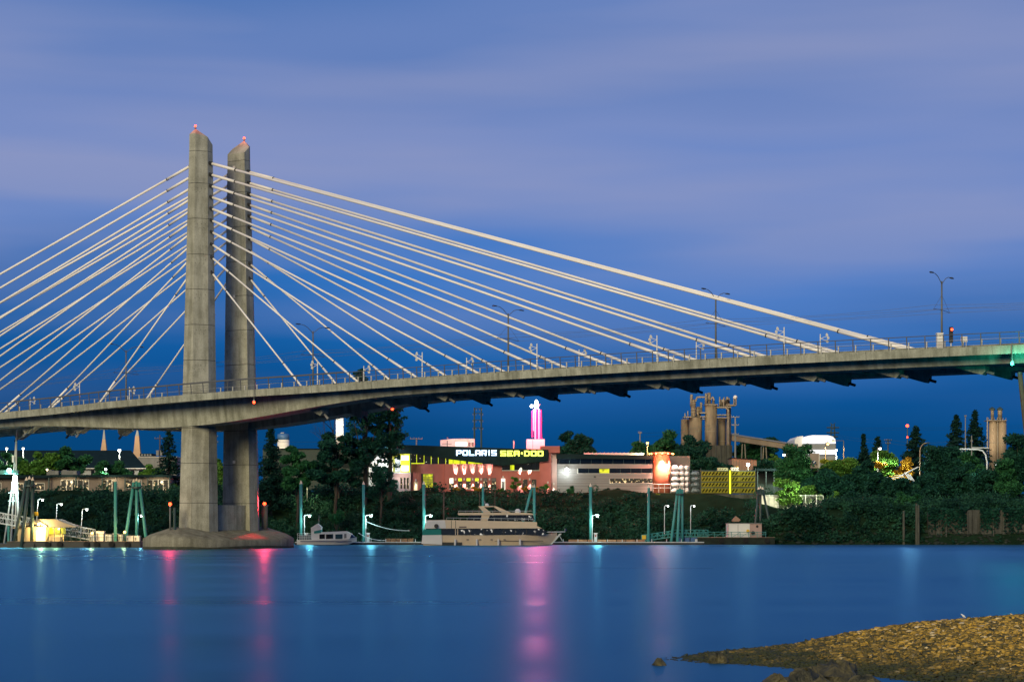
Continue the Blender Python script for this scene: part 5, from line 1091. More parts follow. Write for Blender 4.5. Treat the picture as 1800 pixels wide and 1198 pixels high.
for x0, x1, lb in ((82, 103, 'left'), (108, 135, 'right')):
    q = P((x0 + x1) / 2, 834, YW + 4); t2 = thing('rooftop_unit', 'dark air-conditioning unit on the long hall roof, %s one' % lb, 'rooftop unit', q, 'rooftop units'); MB().pb(x0, 826.5, x1, 834.6, YW + 4, 3).build('casing', 'hvac', t2); MB().pb(x0 + 2, 825.4, x0 + 9, 826.4, YW + 4.4, 1.6).build('fan_hood', 'wall_grey', t2); MB().pb(x1 - 6, 828, x1 - 1, 833, YW + 3.94, .05).build('grille', 'wall_grey', t2)
light('porch_light', 'POINT', P(118, 846, YW - 1.9), 90 * LP, WARM, t_, .2); light('porch_light', 'POINT', P(198, 846, YW - 1.9), 90 * LP, WARM, t_, .2); light('porch_light', 'POINT', P(278, 846, YW - 1.9), 90 * LP, WARM, t_, .2)
# ---- hall with dark hipped roof, spires, tanks
YA = 412
t_ = thing('hipped_hall', 'large hall with dark slate hipped roof behind the left trees', 'building', P(150, 850, YA))
MB().add([P(-60, 791, YA + 9), P(230, 791, YA + 9), P(257, 822, YA), P(-60, 822, YA), P(257, 822, YA + 18), P(-60, 822, YA + 18)], [(0, 3, 2, 1), (1, 2, 4), (0, 1, 4, 5), (0, 5, 3)]).build('roof', 'roof_slate', t_)
MB().pb(-60, 822.2, 256.5, 823.4, YA - .1, 18).build('eave', 'trim_white', t_); MB().pb(-60, 823.6, 250, 860, YA + .8, 16).build('wall', 'wall_grey', t_)
for x in range(160, 246, 14): MB().pb(x, 826, x + 6, 834, YA + .74, .08).build('window', 'glass_dark', t_)
for px, pb_, pm, pt, hw, lb in ((183, 797, 772, 752, 7, 'left'), (241.5, 803, 766, 753, 9, 'right')):
    Y = 900; t_ = thing('glass_spire', 'cream-lit twin convention spire, %s of the two' % lb, 'spire', P(px, 830, Y), 'twin spires')
    def fr(y0, y1, h0, h1, m_, nm):
        z0, z1 = wz(y0, Y), wz(y1, Y); x = wx(px, Y); a, b2 = h0 * Y / F, h1 * Y / F
        MB().hexa([(x - a, Y - a, z0), (x + a, Y - a, z0), (x + a, Y + a, z0), (x - a, Y + a, z0)], [(x - b2, Y - b2, z1), (x + b2, Y - b2, z1), (x + b2, Y + b2, z1), (x - b2, Y + b2, z1)]).build(nm, m_, t_)
    fr(pb_ + 40, pb_, hw * 1.1, hw, 'spire_cream', 'base'); fr(pb_, pb_ - 12, hw * .82, hw * .6, 'spire_cream', 'shaft'); fr(pb_ - 12, pm, hw * .6, hw * .36, 'spire_cream', 'shaft'); fr(pm, pt, hw * .36, .4, 'spire_lead', 'tip')
    light('spire_flood', 'SPOT', P(px, pb_ + 4, Y - 26), 5200 * LP, (1, .75, .45), t_, .5, (0, .75, .5), 60, .8)
t_ = thing('pale_annex', 'pale flat-roofed building between the hall and the bridge tower', 'building', P(285, 840, 440)); o = MB().pb(243, 803, 310, 850, 440, 10).build('wall', 'wall_grey', t_); MB().pb(242, 802, 311, 803.2, 439.8, 10.4).build('coping', 'trim_white', t_); MB().pb(246, 796.5, 267, 801.8, 442, 5).build('penthouse', 'roof_slate', t_)
for x in range(248, 266, 5): MB().pb(x, 797.6, x + 3, 800.8, 441.94, .08).build('window', 'wall_grey', t_)
for x in range(246, 308, 9): MB().pb(x, 806, x + 7.6, 820, 439.94, .08).build('panel', 'wall_grey', o)
t_ = thing('storage_tank', 'white round storage tank with blue top right of the tower', 'tank', P(498, 830, 500)); r_ = 10.5 * 500 / F
MB().lathe(P(498, 830, 500), [(r_, 0), (r_, wz(772.5, 500) - wz(830, 500))], 24).build('shell', 'white_paint', t_, True); MB().lathe(P(498, 772.4, 500), [(r_ * 1.01, 0), (r_ * 1.01, .9), (r_ * .9, 1.35), (r_ * .2, 1.5)], 24).build('roof', 'tank_blue', t_, True); MB().path([P(494, 763, 500), P(494, 760.5, 500), P(499, 760.5, 500)], .12, 6).build('vent', 'trim_white', t_)
light('tank_flood', 'POINT', P(500, 786, 490), 1100 * LP, WARM, t_, .3)
t_ = thing('white_stack', 'tall white square stack behind the trees below the deck', 'chimney', P(597, 840, 450)); MB().pb(590.5, 715, 603.5, 850, 450, 1.6).build('shaft', 'white_paint', t_)
for y in range(725, 800, 12): MB().pb(590.2, y, 603.8, y + .7, 449.96, 1.68).build('joint_band', 'wall_grey', t_)
light('stack_flood', 'SPOT', P(597, 800, 440), 5000 * LP, (1, .95, .9), t_, .3, (0, .7, .75), 55, .7)
t_ = thing('low_warehouse', 'low dark flat-roofed warehouse behind the trees under the deck', 'building', P(590, 860, 400)); o = MB().pb(462, 789, 700, 860, 400, 12).build('wall', 'green_box', t_); MB().pb(461, 787.6, 701, 788.9, 399.7, 12.6).build('roof_edge', 'roof_slate', t_)
for x in range(470, 700, 22): MB().pb(x, 812, x + 16, 822, 399.93, .1).build('window', 'window_party', o)

# ================================================================ VEGETATION
def crown_points(c, rx, ry, rz, n, lumps, seed, hollow=.45, ls=1.0):
    """leaf centres gathered into clumps spread through an uneven crown volume"""
    g = np.random.default_rng(seed)
    d = g.normal(size=(lumps, 3)); d /= np.linalg.norm(d, axis=1)[:, None]
    r = (hollow + (1 - hollow) * g.random(lumps)) * (1 + .22 * np.sin(3 * np.arctan2(d[:, 1], d[:, 0]) + g.uniform(0, 6)) * 1)
    cc = d * r[:, None] * np.array([rx, ry, rz])
    cc[:, 2] *= np.where(cc[:, 2] < 0, .75, 1.0)
    sz = g.uniform(.17, .34, lumps) * (rx + rz) * .55 * ls
    w = sz ** 2; k = g.choice(lumps, n, p=w / w.sum())
    off = g.normal(size=(n, 3)); off *= (g.random(n) ** .45 / np.linalg.norm(off, axis=1))[:, None]
    off *= np.array([1.15, 1.15, .75])
    return np.array(c) + cc[k] + off * sz[k][:, None], np.array(c) + cc
def tree(px, ytop, ybase, Y, hw, leaf, label, n=None, size=.30, seed=0, trunk_y=None, group='trees on the far bank', name='tree', crown_frac=.72, cat='tree', ry=None, lumps=None, ls=1.0):
    zb = wz(ybase, Y); zt = wz(ytop, Y); x = wx(px, Y); rx = hw * Y / F; H = zt - zb
    base = Vector((x, Y, min(zb, gz1(x, Y)) - .1)); t_ = thing(name, label, cat, base, group)
    rz = H * crown_frac / 2 * .92; cz = zt - rz
    n = n or int(900 * rx * rz * 1.25 * (.3 / size) ** 2); n = max(900, min(n, 16000)); lumps = lumps or max(20, int(16 + rx * rz * 2.4))
    pts, cl = crown_points((x, Y, cz), rx, ry or rx, rz, n, lumps, seed + 100, .45, ls)
    V, I = leaves(pts, size); fastmesh('crown', V, 4, I, leaf, t_)
    r0 = max(.09, H * .018); mb = MB(); top_ = Vector((x + rx * .06, Y, cz + rz * .35)); mid = base.lerp(top_, .5) + Vector((rx * .05, 0, 0))
    mb.tube(base - Vector((0, 0, .3)), mid, r0 * 1.2, r0 * .75, 8, False); mb.tube(mid, top_, r0 * .75, r0 * .2, 8, False)
    gg = np.random.default_rng(seed + 3)
    for q in cl[gg.choice(len(cl), min(len(cl), 12), replace=False)]:
        f_ = gg.uniform(.35, .9); a = base.lerp(top_, f_); mb.tube(a, Vector(q), r0 * .42 * (1 - f_ * .5), r0 * .08, 5, False)
    mb.build('trunk', 'bark', t_)
    return t_
def conifer(px, ytop, ybase, Y, hw, label, seed=0, leaf='leaf_conifer', size=.26, group='conifers on the far bank', dens=1.0):
    zb = wz(ybase, Y); zt = wz(ytop, Y); x = wx(px, Y); Rm = hw * 1.3 * Y / F; H = zt - zb; g = np.random.default_rng(seed + 50)
    base = Vector((x, Y, min(zb, gz1(x, Y)) - .1)); t_ = thing('conifer', label, 'tree', base, group)
    pts = []; mb = MB(); mb.tube(base - Vector((0, 0, .3)), Vector((x, Y, zt)), H * .016 + .05, .03, 8, False)
    nb = int(H * 13 * dens + 30)
    for i in range(nb):
        f_ = (i + g.random()) / nb; z = zb + H * (.06 + .93 * f_); r = Rm * ((1 - f_) ** .8 * g.uniform(.6, 1.12) + .03); a = g.uniform(0, 6.283)
        m_ = max(10, int(34 * r / Rm * (Rm / 2.5))); u = g.random(m_) ** .75
        droop = -.28 * r * u ** 1.5 + .12 * r * u
        px_ = x + np.cos(a) * r * u; py_ = Y + np.sin(a) * r * u; pz = z + droop
        j = g.normal(size=(m_, 3)) * np.array([.16, .16, .09]) * (1 + .05 * r)
        pts.append(np.stack([px_, py_, pz], 1) + j)
        if i % 3 == 0: mb.tube((x, Y, z + .1), (x + math.cos(a) * r * .8, Y + math.sin(a) * r * .8, z - .12 * r), .04, .015, 4, False)
    pts = np.concatenate(pts); V, I = leaves(pts, size, .2); fastmesh('crown', V, 4, I, leaf, t_); mb.build('trunk', 'bark', t_)
    return t_
def shrub(px, ytop, ybase, Y, hw, leaf, label, seed=0, n=None, size=.22, group='shrubs'):
    zb = wz(ybase, Y); zt = wz(ytop, Y); x = wx(px, Y); rx = hw * Y / F; rz = (zt - zb) / 2; base = Vector((x, Y, zb)); t_ = thing('shrub', label, 'shrub', base, group)
    n = n or int(max(220, min(4200, 700 * rx * rz * (.22 / size) ** 2)))
    pts, cl = crown_points((x, Y, zb + rz), rx, rx * .8, rz, n, max(8, int(6 + rx * rz * 3)), seed + 300, .3)
    V, I = leaves(pts, size); fastmesh('foliage', V, 4, I, leaf, t_)
    mb = MB()
    for q in cl[:7]: mb.tube((x, Y, zb - .3), Vector(q), .05, .015, 5, False)
    mb.build('stem', 'bark', t_); return t_

# brambles and ivy over the bank slope: one uncountable mass
def brush():
    g = np.random.default_rng(77); N_ = 3600
    x = g.uniform(-105, 105, N_); d = g.uniform(1.2, 27, N_); y = shore(x) + d
    right = x > 36; d2 = g.uniform(.6, 34, N_); y = np.where(right, shore(x) + d2, y); d = np.where(right, d2, d)
    N2 = 2000; xb = g.uniform(38, 105, N2); db = 1.0 + 26 * g.random(N2) ** 1.7; x = np.concatenate([x, xb]); d = np.concatenate([d, db]); y = np.concatenate([y, shore(xb) + db]); N_ = len(x); right = x > 36
    # keep the terrace by the fence open
    z = ground_z(x, y)
    r = g.uniform(.5, 1.6, N_) * (1 + .6 * (g.random(N_) > .88)); rz = r * g.uniform(.5, .95, N_)
    low = (d < 3); r = np.where(low, r * .55, r); rz = np.where(low, rz * .5, rz)
    px = 900 + F * x / y
    clear = ((px > 1335) & (px < 1452) & (d < 32) & (d > 6)) | ((px > 1625) & (d > 1.0) & (d < 4)) | ((px > 975) & (px < 1340) & (d > 26))
    # front of buildings: keep it low so the walls stay clear
    topz = z + rz * 1.6; lim = np.where((px > 690) & (px < 1150), 9.0, np.where((px > -50) & (px < 300), 9.2, np.where((px > 1150) & (px < 1335), 6.3, 12)))
    keep = (~clear) & (topz < lim + 1.3 * (g.random(N_) > .93)) & (np.sin(x * .35) + np.sin(x * .13 + y * .4) + 2.2 * g.random(N_) > -.6); x, y, z, r, rz = x[keep], y[keep], z[keep], r[keep], rz[keep]
    out_p = []
    for i in range(len(x)):
        m_ = int(46 * r[i] * r[i] + 18); o = g.normal(size=(m_, 3)); o /= np.linalg.norm(o, axis=1)[:, None]; o *= (g.uniform(.55, 1.05, m_) * (1 + .25 * np.sin(4 * o[:, 0] + i) * np.cos(3 * o[:, 1] + i)))[:, None]
        o[:, 2] = np.abs(o[:, 2]); out_p.append(np.array([x[i], y[i], z[i]]) + o * np.array([r[i], r[i], rz[i] * 1.5]))
    p = np.concatenate(out_p); print('brush', len(p))
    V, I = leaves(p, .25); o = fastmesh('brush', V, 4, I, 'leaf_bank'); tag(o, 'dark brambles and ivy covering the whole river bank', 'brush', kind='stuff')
brush()
# grass fringe and rubble at the water's edge
g_ = np.random.default_rng(9); n = 2200; x = g_.uniform(-100, 110, n); y = shore(x) + g_.uniform(-1.6, 2.6, n); z = ground_z(x, y) + .05
ok = z > -.4; o = stones(x[ok], y[ok], z[ok], g_.uniform(.15, .5, ok.sum()), 'riprap', 'rubble'); tag(o, 'broken stone riprap along the foot of the far bank', 'stones', kind='stuff')

# --- left side
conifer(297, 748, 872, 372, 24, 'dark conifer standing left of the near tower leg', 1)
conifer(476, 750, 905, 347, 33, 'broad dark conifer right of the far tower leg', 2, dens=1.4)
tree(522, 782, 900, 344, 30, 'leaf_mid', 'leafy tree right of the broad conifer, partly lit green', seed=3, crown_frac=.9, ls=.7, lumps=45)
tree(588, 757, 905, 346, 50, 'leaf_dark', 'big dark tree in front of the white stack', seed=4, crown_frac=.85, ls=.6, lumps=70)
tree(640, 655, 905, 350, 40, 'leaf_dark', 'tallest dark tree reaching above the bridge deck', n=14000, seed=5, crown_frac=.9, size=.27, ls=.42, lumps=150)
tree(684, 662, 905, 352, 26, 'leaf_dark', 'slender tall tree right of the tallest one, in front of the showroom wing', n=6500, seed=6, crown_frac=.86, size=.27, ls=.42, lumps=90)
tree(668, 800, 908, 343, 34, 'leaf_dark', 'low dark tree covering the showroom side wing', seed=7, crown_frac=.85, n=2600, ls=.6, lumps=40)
# bare tree
q = Vector((wx(596, 349), 349, 7.5)); t_ = thing('bare_tree', 'bare leafless tree with thin branches before the white stack', 'tree', q); mb = MB(); g_ = np.random.default_rng(4)
def twig(a, d, ln, r_, lv):
    b_ = a + d * ln; mb.tube(a, b_, r_, r_ * .6, 5, False)
    if lv: 
        for _ in range(3): dd = (d + Vector(g_.normal(size=3) * .45)).normalized(); dd.z = abs(dd.z) * .9 + .1; twig(a + d * ln * g_.uniform(.6, 1), dd, ln * g_.uniform(.6, .85), r_ * .55, lv - 1)
twig(q, Vector((-.05, 0, 1)), 7.5, .17, 0); twig(q + Vector((-.4, 0, 7.3)), Vector((-.15, 0, 1)).normalized(), 4.2, .13, 4); twig(q + Vector((-.3, 0, 6.4)), Vector((-.5, 0, 1)).normalized(), 3.6, .10, 3)
mb.build('branches', 'bark', t_)
for i, (px, yt, yb, Y, hw, lf, lb) in enumerate((
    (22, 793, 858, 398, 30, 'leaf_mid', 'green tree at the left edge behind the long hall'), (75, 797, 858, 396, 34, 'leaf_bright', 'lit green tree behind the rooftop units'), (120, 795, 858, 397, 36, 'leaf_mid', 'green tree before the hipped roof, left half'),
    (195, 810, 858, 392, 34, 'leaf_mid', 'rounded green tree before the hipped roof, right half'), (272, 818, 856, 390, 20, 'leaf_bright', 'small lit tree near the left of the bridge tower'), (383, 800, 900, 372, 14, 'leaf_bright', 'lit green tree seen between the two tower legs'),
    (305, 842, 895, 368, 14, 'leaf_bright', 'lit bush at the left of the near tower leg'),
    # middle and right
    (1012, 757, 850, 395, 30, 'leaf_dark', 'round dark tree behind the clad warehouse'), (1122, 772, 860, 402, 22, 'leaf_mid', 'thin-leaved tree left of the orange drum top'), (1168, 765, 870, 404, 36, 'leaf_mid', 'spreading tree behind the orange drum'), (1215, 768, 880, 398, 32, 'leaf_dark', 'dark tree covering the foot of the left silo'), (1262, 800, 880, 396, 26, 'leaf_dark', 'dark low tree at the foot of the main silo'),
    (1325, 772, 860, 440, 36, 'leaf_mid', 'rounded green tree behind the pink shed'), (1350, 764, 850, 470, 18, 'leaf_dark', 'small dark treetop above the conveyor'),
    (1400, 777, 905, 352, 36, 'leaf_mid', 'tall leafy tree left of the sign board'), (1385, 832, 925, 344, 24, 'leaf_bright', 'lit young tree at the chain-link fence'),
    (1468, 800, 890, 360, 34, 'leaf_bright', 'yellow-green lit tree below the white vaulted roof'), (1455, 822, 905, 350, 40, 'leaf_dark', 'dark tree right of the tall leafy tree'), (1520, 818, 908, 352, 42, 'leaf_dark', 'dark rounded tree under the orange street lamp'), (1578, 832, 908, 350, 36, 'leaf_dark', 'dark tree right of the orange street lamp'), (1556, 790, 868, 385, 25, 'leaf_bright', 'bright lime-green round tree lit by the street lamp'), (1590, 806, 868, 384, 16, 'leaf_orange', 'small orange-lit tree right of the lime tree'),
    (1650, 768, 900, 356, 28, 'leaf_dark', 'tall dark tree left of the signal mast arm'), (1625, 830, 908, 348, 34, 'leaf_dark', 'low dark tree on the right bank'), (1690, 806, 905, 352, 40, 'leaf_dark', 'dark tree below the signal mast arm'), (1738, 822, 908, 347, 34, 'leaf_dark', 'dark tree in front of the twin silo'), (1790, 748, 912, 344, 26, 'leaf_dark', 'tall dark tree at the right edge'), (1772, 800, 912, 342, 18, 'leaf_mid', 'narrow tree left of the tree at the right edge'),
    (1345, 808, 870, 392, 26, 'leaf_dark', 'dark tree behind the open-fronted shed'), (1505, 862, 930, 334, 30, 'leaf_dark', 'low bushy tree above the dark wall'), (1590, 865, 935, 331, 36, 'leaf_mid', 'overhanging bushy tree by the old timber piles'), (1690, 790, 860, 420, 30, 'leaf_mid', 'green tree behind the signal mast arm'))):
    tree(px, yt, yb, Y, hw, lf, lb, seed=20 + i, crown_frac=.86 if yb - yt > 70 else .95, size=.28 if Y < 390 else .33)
for i, (px, yt, yb, Y, hw, lb) in enumerate(((1518, 762, 835, 470, 9, 'narrow ragged conifer right of the white vaulted roof'), (1543, 767, 830, 470, 17, 'dark conifer above the lime tree'), (1520, 788, 840, 440, 26, 'low broad conifer below the ragged one'), (1610, 748, 860, 410, 36, 'broad conifer under the red mast light'), (1681, 728, 840, 430, 26, 'left of the two tall pointed conifers'), (1714, 720, 840, 428, 26, 'right and taller of the two pointed conifers'))):
    conifer(px, yt, yb, Y, hw, lb, 10 + i, size=.32)
# shrubs one can pick out
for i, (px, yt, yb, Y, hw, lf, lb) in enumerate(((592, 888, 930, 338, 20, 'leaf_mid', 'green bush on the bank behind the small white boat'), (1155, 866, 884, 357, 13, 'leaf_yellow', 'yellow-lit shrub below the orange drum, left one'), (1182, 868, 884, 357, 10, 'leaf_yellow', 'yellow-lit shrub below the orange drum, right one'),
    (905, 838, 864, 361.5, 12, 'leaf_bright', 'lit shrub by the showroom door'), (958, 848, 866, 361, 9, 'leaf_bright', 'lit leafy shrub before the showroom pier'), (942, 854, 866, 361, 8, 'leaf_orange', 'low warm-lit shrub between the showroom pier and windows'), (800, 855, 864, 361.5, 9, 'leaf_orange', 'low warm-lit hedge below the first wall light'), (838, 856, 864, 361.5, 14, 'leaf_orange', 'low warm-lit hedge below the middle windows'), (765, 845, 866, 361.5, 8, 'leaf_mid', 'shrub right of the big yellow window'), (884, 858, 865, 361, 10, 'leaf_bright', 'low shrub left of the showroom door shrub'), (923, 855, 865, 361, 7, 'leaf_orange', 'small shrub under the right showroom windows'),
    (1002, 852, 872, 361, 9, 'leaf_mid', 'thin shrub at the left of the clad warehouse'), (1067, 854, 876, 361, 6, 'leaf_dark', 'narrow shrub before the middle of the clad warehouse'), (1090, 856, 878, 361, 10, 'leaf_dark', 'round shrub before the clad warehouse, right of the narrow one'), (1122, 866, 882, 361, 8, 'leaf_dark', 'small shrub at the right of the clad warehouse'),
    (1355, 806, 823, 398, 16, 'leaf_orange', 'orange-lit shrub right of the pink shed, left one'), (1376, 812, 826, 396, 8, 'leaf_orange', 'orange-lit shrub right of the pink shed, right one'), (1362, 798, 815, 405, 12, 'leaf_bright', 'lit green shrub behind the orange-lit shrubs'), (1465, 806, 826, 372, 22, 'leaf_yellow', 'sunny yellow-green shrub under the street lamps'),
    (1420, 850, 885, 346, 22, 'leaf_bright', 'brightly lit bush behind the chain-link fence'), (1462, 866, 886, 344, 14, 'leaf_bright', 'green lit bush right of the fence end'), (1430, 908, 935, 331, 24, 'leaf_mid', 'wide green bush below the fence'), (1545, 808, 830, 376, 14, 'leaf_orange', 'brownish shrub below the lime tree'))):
    shrub(px, yt, yb, Y, hw, lf, lb, i)

# ================================================================ STREET FURNITURE AND FAR THINGS
def street_lamp(px, py, ybase, Y, label, bulb, col, pw, arm=0, lit=True, hr=.22, group='street lamps', fwd=2.0, pole='pole_grey', curve=False):
    bx_ = px - arm; q = P(bx_, ybase, Y); q.z = wz(ybase, Y); t_ = thing('street_lamp', label, 'street lamp', q, group)
    hd = P(px, py, Y); tp = Vector((q.x, Y, hd.z + (.1 if arm else -.3)))
    if curve and arm:
        pts = [tp - Vector((0, 0, 1.3)), tp - Vector((-.15 * (hd.x - q.x), 0, .6)), tp + Vector((.45 * (hd.x - q.x), 0, -.1)), hd + Vector((0, 0, .12))]
        MB().tube(q, pts[0], .13, .10, 8).build('pole', pole, t_); MB().path(pts, .08, 6).build('arm', pole, t_)
    else:
        MB().tube(q, tp, .12, .08, 8).build('pole', pole, t_)
        if arm: MB().tube(tp, hd + Vector((0, 0, .15)), .05, .05, 6).build('arm', pole, t_)
    MB().lathe(hd + Vector((0, 0, .02)), [(.34, 0), (.30, .12), (.1, .24)], 10).build('lamp_head', 'dark_steel', t_)
    if lit:
        MB().ball(hd - Vector((0, .1, .12)), hr, 8).build('bulb', bulb, t_)
        light('lamp', 'SPOT', hd + Vector((0, -fwd * .6, -.4)), pw * 2.4 * LP, col, t_, .2, (0, .05, -1), 158, .25)
    return t_
street_lamp(1138, 777, 830, 392, 'orange sodium lamp above the left of the orange drum', 'bulb_orange', SODIUM, 900, arm=0)
street_lamp(1378, 798, 850, 372, 'white street lamp left of the tall leafy tree', 'bulb_white', (.85, 1, .8), 1500, arm=-6)
street_lamp(1455, 779, 830, 420, 'orange street lamp, left of the two at the white vault', 'bulb_orange', SODIUM, 700, arm=4)
street_lamp(1465, 775, 830, 418, 'orange street lamp on the long arm at the white vault', 'bulb_orange', SODIUM, 900, arm=-18)
street_lamp(1470, 790, 830, 400, 'white street lamp just below the two orange ones', 'bulb_white', (.95, 1, .8), 1800, arm=0)
street_lamp(1499, 832, 860, 368, 'low orange lamp among the dark trees', 'bulb_orange', SODIUM, 700)
street_lamp(1547, 787, 850, 380, 'white street lamp over the lime-green tree', 'bulb_white', (.95, 1, .75), 2600, arm=4, fwd=3.5)
street_lamp(1632, 779, 850, 375, 'curved-arm street lamp, unlit, right of the broad conifer', 'bulb_white', WHITE, 0, arm=15, lit=False, pole='silo_tan', curve=True)
street_lamp(1753, 815, 850, 352, 'glaring white lamp in front of the twin silo', 'bulb_white', (.85, 1, 1), 600, arm=0, hr=.32)
street_lamp(210, 790, 850, 404, 'glaring white lamp on the hipped roof line', 'bulb_white', (1, .95, .8), 900, hr=.28)
street_lamp(12, 787, 850, 402, 'white lamp at the far left, left of the mast', 'bulb_white', (1, .95, .8), 900); street_lamp(41, 787, 850, 402, 'white lamp just right of the white mast', 'bulb_white', (1, .95, .8), 900)
street_lamp(186, 823, 850, 388, 'small white lamp in the rounded tree before the hall', 'bulb_white', (.8, 1, .9), 160, hr=.2); street_lamp(83, 824, 850, 386, 'small yellow lamp in the lit tree by the rooftop units', 'bulb_warm', (.9, 1, .3), 500, hr=.18)
street_lamp(1341, 785, 830, 420, 'thin unlit street lamp under the conveyor', 'bulb_white', WHITE, 0, arm=3, lit=False)
street_lamp(1042, 788, 812, 400, 'small pale roof lamp above the clad warehouse', 'bulb_warm', WARM, 60, hr=.16)
# low lamps that light the greenery between the tower legs, at the fence (an added one) and by the right bank
street_lamp(404, 838, 872, 366, 'small lamp hidden in the greenery behind the tower', 'bulb_warm', (.8, 1, .5), 420, hr=.12); street_lamp(1392, 846, 892, 345.5, 'added lamp above the chain-link fence to brighten the bushes', 'bulb_white', (.9, 1, .75), 2600, hr=.16, fwd=4)
street_lamp(540, 846, 880, 349, 'small yellow lamp glinting through the trees', 'bulb_warm', (1, .95, .5), 160, hr=.12); street_lamp(268, 872, 890, 358, 'small lamp under the end of the hall terrace', 'bulb_warm', (.8, 1, .6), 200, hr=.12)
# warm strip at the right edge
t_ = thing('lit_doorway', 'narrow orange-lit doorway between dark trees at the right edge', 'doorway', P(1772, 860, 352)); MB().pb(1770, 812, 1774.5, 846, 352, .3).build('opening', 'bulb_warm', t_) if False else MB().pb(1770.5, 812, 1774, 846, 352, .3).build('opening', 'panel_yellow', t_); MB().pb(1769, 808, 1770.2, 860, 351.8, .5).build('frame', 'dark_steel', t_); MB().pb(1774.3, 808, 1775.5, 860, 351.8, .5).build('frame', 'dark_steel', t_)
# signal mast arm
Y = 372; t_ = thing('signal_mast_arm', 'pale curved signal mast arm reaching left from the twin silo', 'mast arm', P(1734, 850, Y))
pts = [P(1735, 850, Y), P(1735, 812, Y), P(1732.5, 799, Y), P(1727, 791.5, Y), P(1718, 789.4, Y), P(1700, 788.8, Y), P(1667, 788, Y)]
MB().path(pts, .13, 8).build('arm', 'white_steel', t_); MB().tube(P(1668, 788, Y), P(1668, 815, Y), .14, .14, 8).build('post', 'silo_tan', t_); MB().tube(P(1708, 786.5, Y + 1), P(1738, 787, Y + 1), .1, .1, 6).build('arm', 'white_steel', t_)
for x in (1678, 1690): MB().box(wx(x, Y) - .2, wx(x, Y) + .2, Y - .2, Y + .2, wz(794, Y), wz(789.5, Y)).build('signal_head', 'dark_steel', t_)
light('arm_light', 'POINT', P(1705, 796, Y - 4), 160 * LP, WHITE, t_, .2)
# steel yard racks seen between the trees
Y = 362; t_ = thing('steel_rail_stack', 'pile of pale steel beams stacked aslant between dark trees', 'steel beams', P(1590, 850, Y))
for i in range(9): MB().tube(P(1556 + i * 2.5, 838 - i * .6 + (i % 3), Y + i * .3), P(1594 - i * .8, 847 - i * 1.5, Y + i * .3), .07, .07, 5).build('beam', 'white_steel' if i % 3 else 'yellow_paint', t_)
for i in range(5): MB().tube(P(1578 + i * 3, 838 - i, Y + 3 + .3 * i), P(1606 + i * 2, 824 - i, Y + 3 + .3 * i), .11, .11, 5).build('beam', 'white_steel', t_)
for i in range(4): MB().tube(P(1590 + i * 3, 830 + i, Y + 2), P(1598 + i * 3, 842 + i, Y + 2), .08, .08, 5).build('strut', 'white_steel', t_)
light('yard_light', 'POINT', P(1600, 822, Y - 3), 500 * LP, (.85, .95, 1), t_, .2)
# white vaulted building, floodlighting put into roof and band as emission
Y = 520; t_ = thing('vaulted_hall', 'white vaulted roof above the trees, its floodlighting put in as glow', 'building', P(1432, 850, Y))
pr = [(1412, 779), (1413, 771), (1418, 766.2), (1428, 764.4), (1455, 764.6), (1464, 767), (1468.5, 772), (1469, 779)]
MB().pp(pr, Y, 16).build('roof', 'roof_floodlight_glow', t_); MB().pp([(1397, 784), (1397, 772), (1402, 767), (1411.6, 765.6), (1411.6, 784)], Y + 2, 14).build('side_vault', 'white_paint', t_); MB().pb(1412, 779.3, 1469, 790, Y + .5, 15).build('wall', 'wall_grey', t_); MB().pb(1420, 790.2, 1470, 798, Y, 14).build('lit_band', 'roof_floodlight_glow', t_); MB().pb(1400, 798.2, 1470, 850, Y + 1, 14).build('base', 'wall_grey', t_)
for x in range(1418, 1466, 9): MB().pb(x, 766.6, x + .5, 779, Y - .06, .1).build('rib', 'trim_white', t_)
# sign board on the tall tree's right
Y = 350; t_ = thing('sign_board', 'upright beige board with a dark round emblem between the trees', 'sign', P(1432, 850, Y)); o = MB().pb(1424, 796.5, 1440.5, 822, Y, .3).build('board', 'wall_taupe', t_); MB().pb(1439.4, 796.5, 1440.4, 822, Y - .05, .06).build('edge', 'trim_white', o)
q = P(1431, 812, Y - .02); MB().tube(q, q - Vector((0, .05, 0)), .33, .33, 14).build('emblem', 'navy_canvas', o); 
q2 = P(1431.5, 811.3, Y - .08); MB().hexa([q2 + Vector((a, -.02, b_)) for a, b_ in ((-.2, -.16), (.0, -.12), (.22, .18), (-.02, .1))], [q2 + Vector((a, 0, b_)) for a, b_ in ((-.2, -.16), (.0, -.12), (.22, .18), (-.02, .1))]).build('emblem_mark', 'white_paint', o)
for x in (1426, 1438): MB().tube(P(x, 822, Y + .15), P(x, 850, Y + .15), .08).build('post', 'dark_steel', t_)
light('board_light', 'POINT', P(1428, 800, Y - 2.5), 60 * LP, WARM, t_, .1)
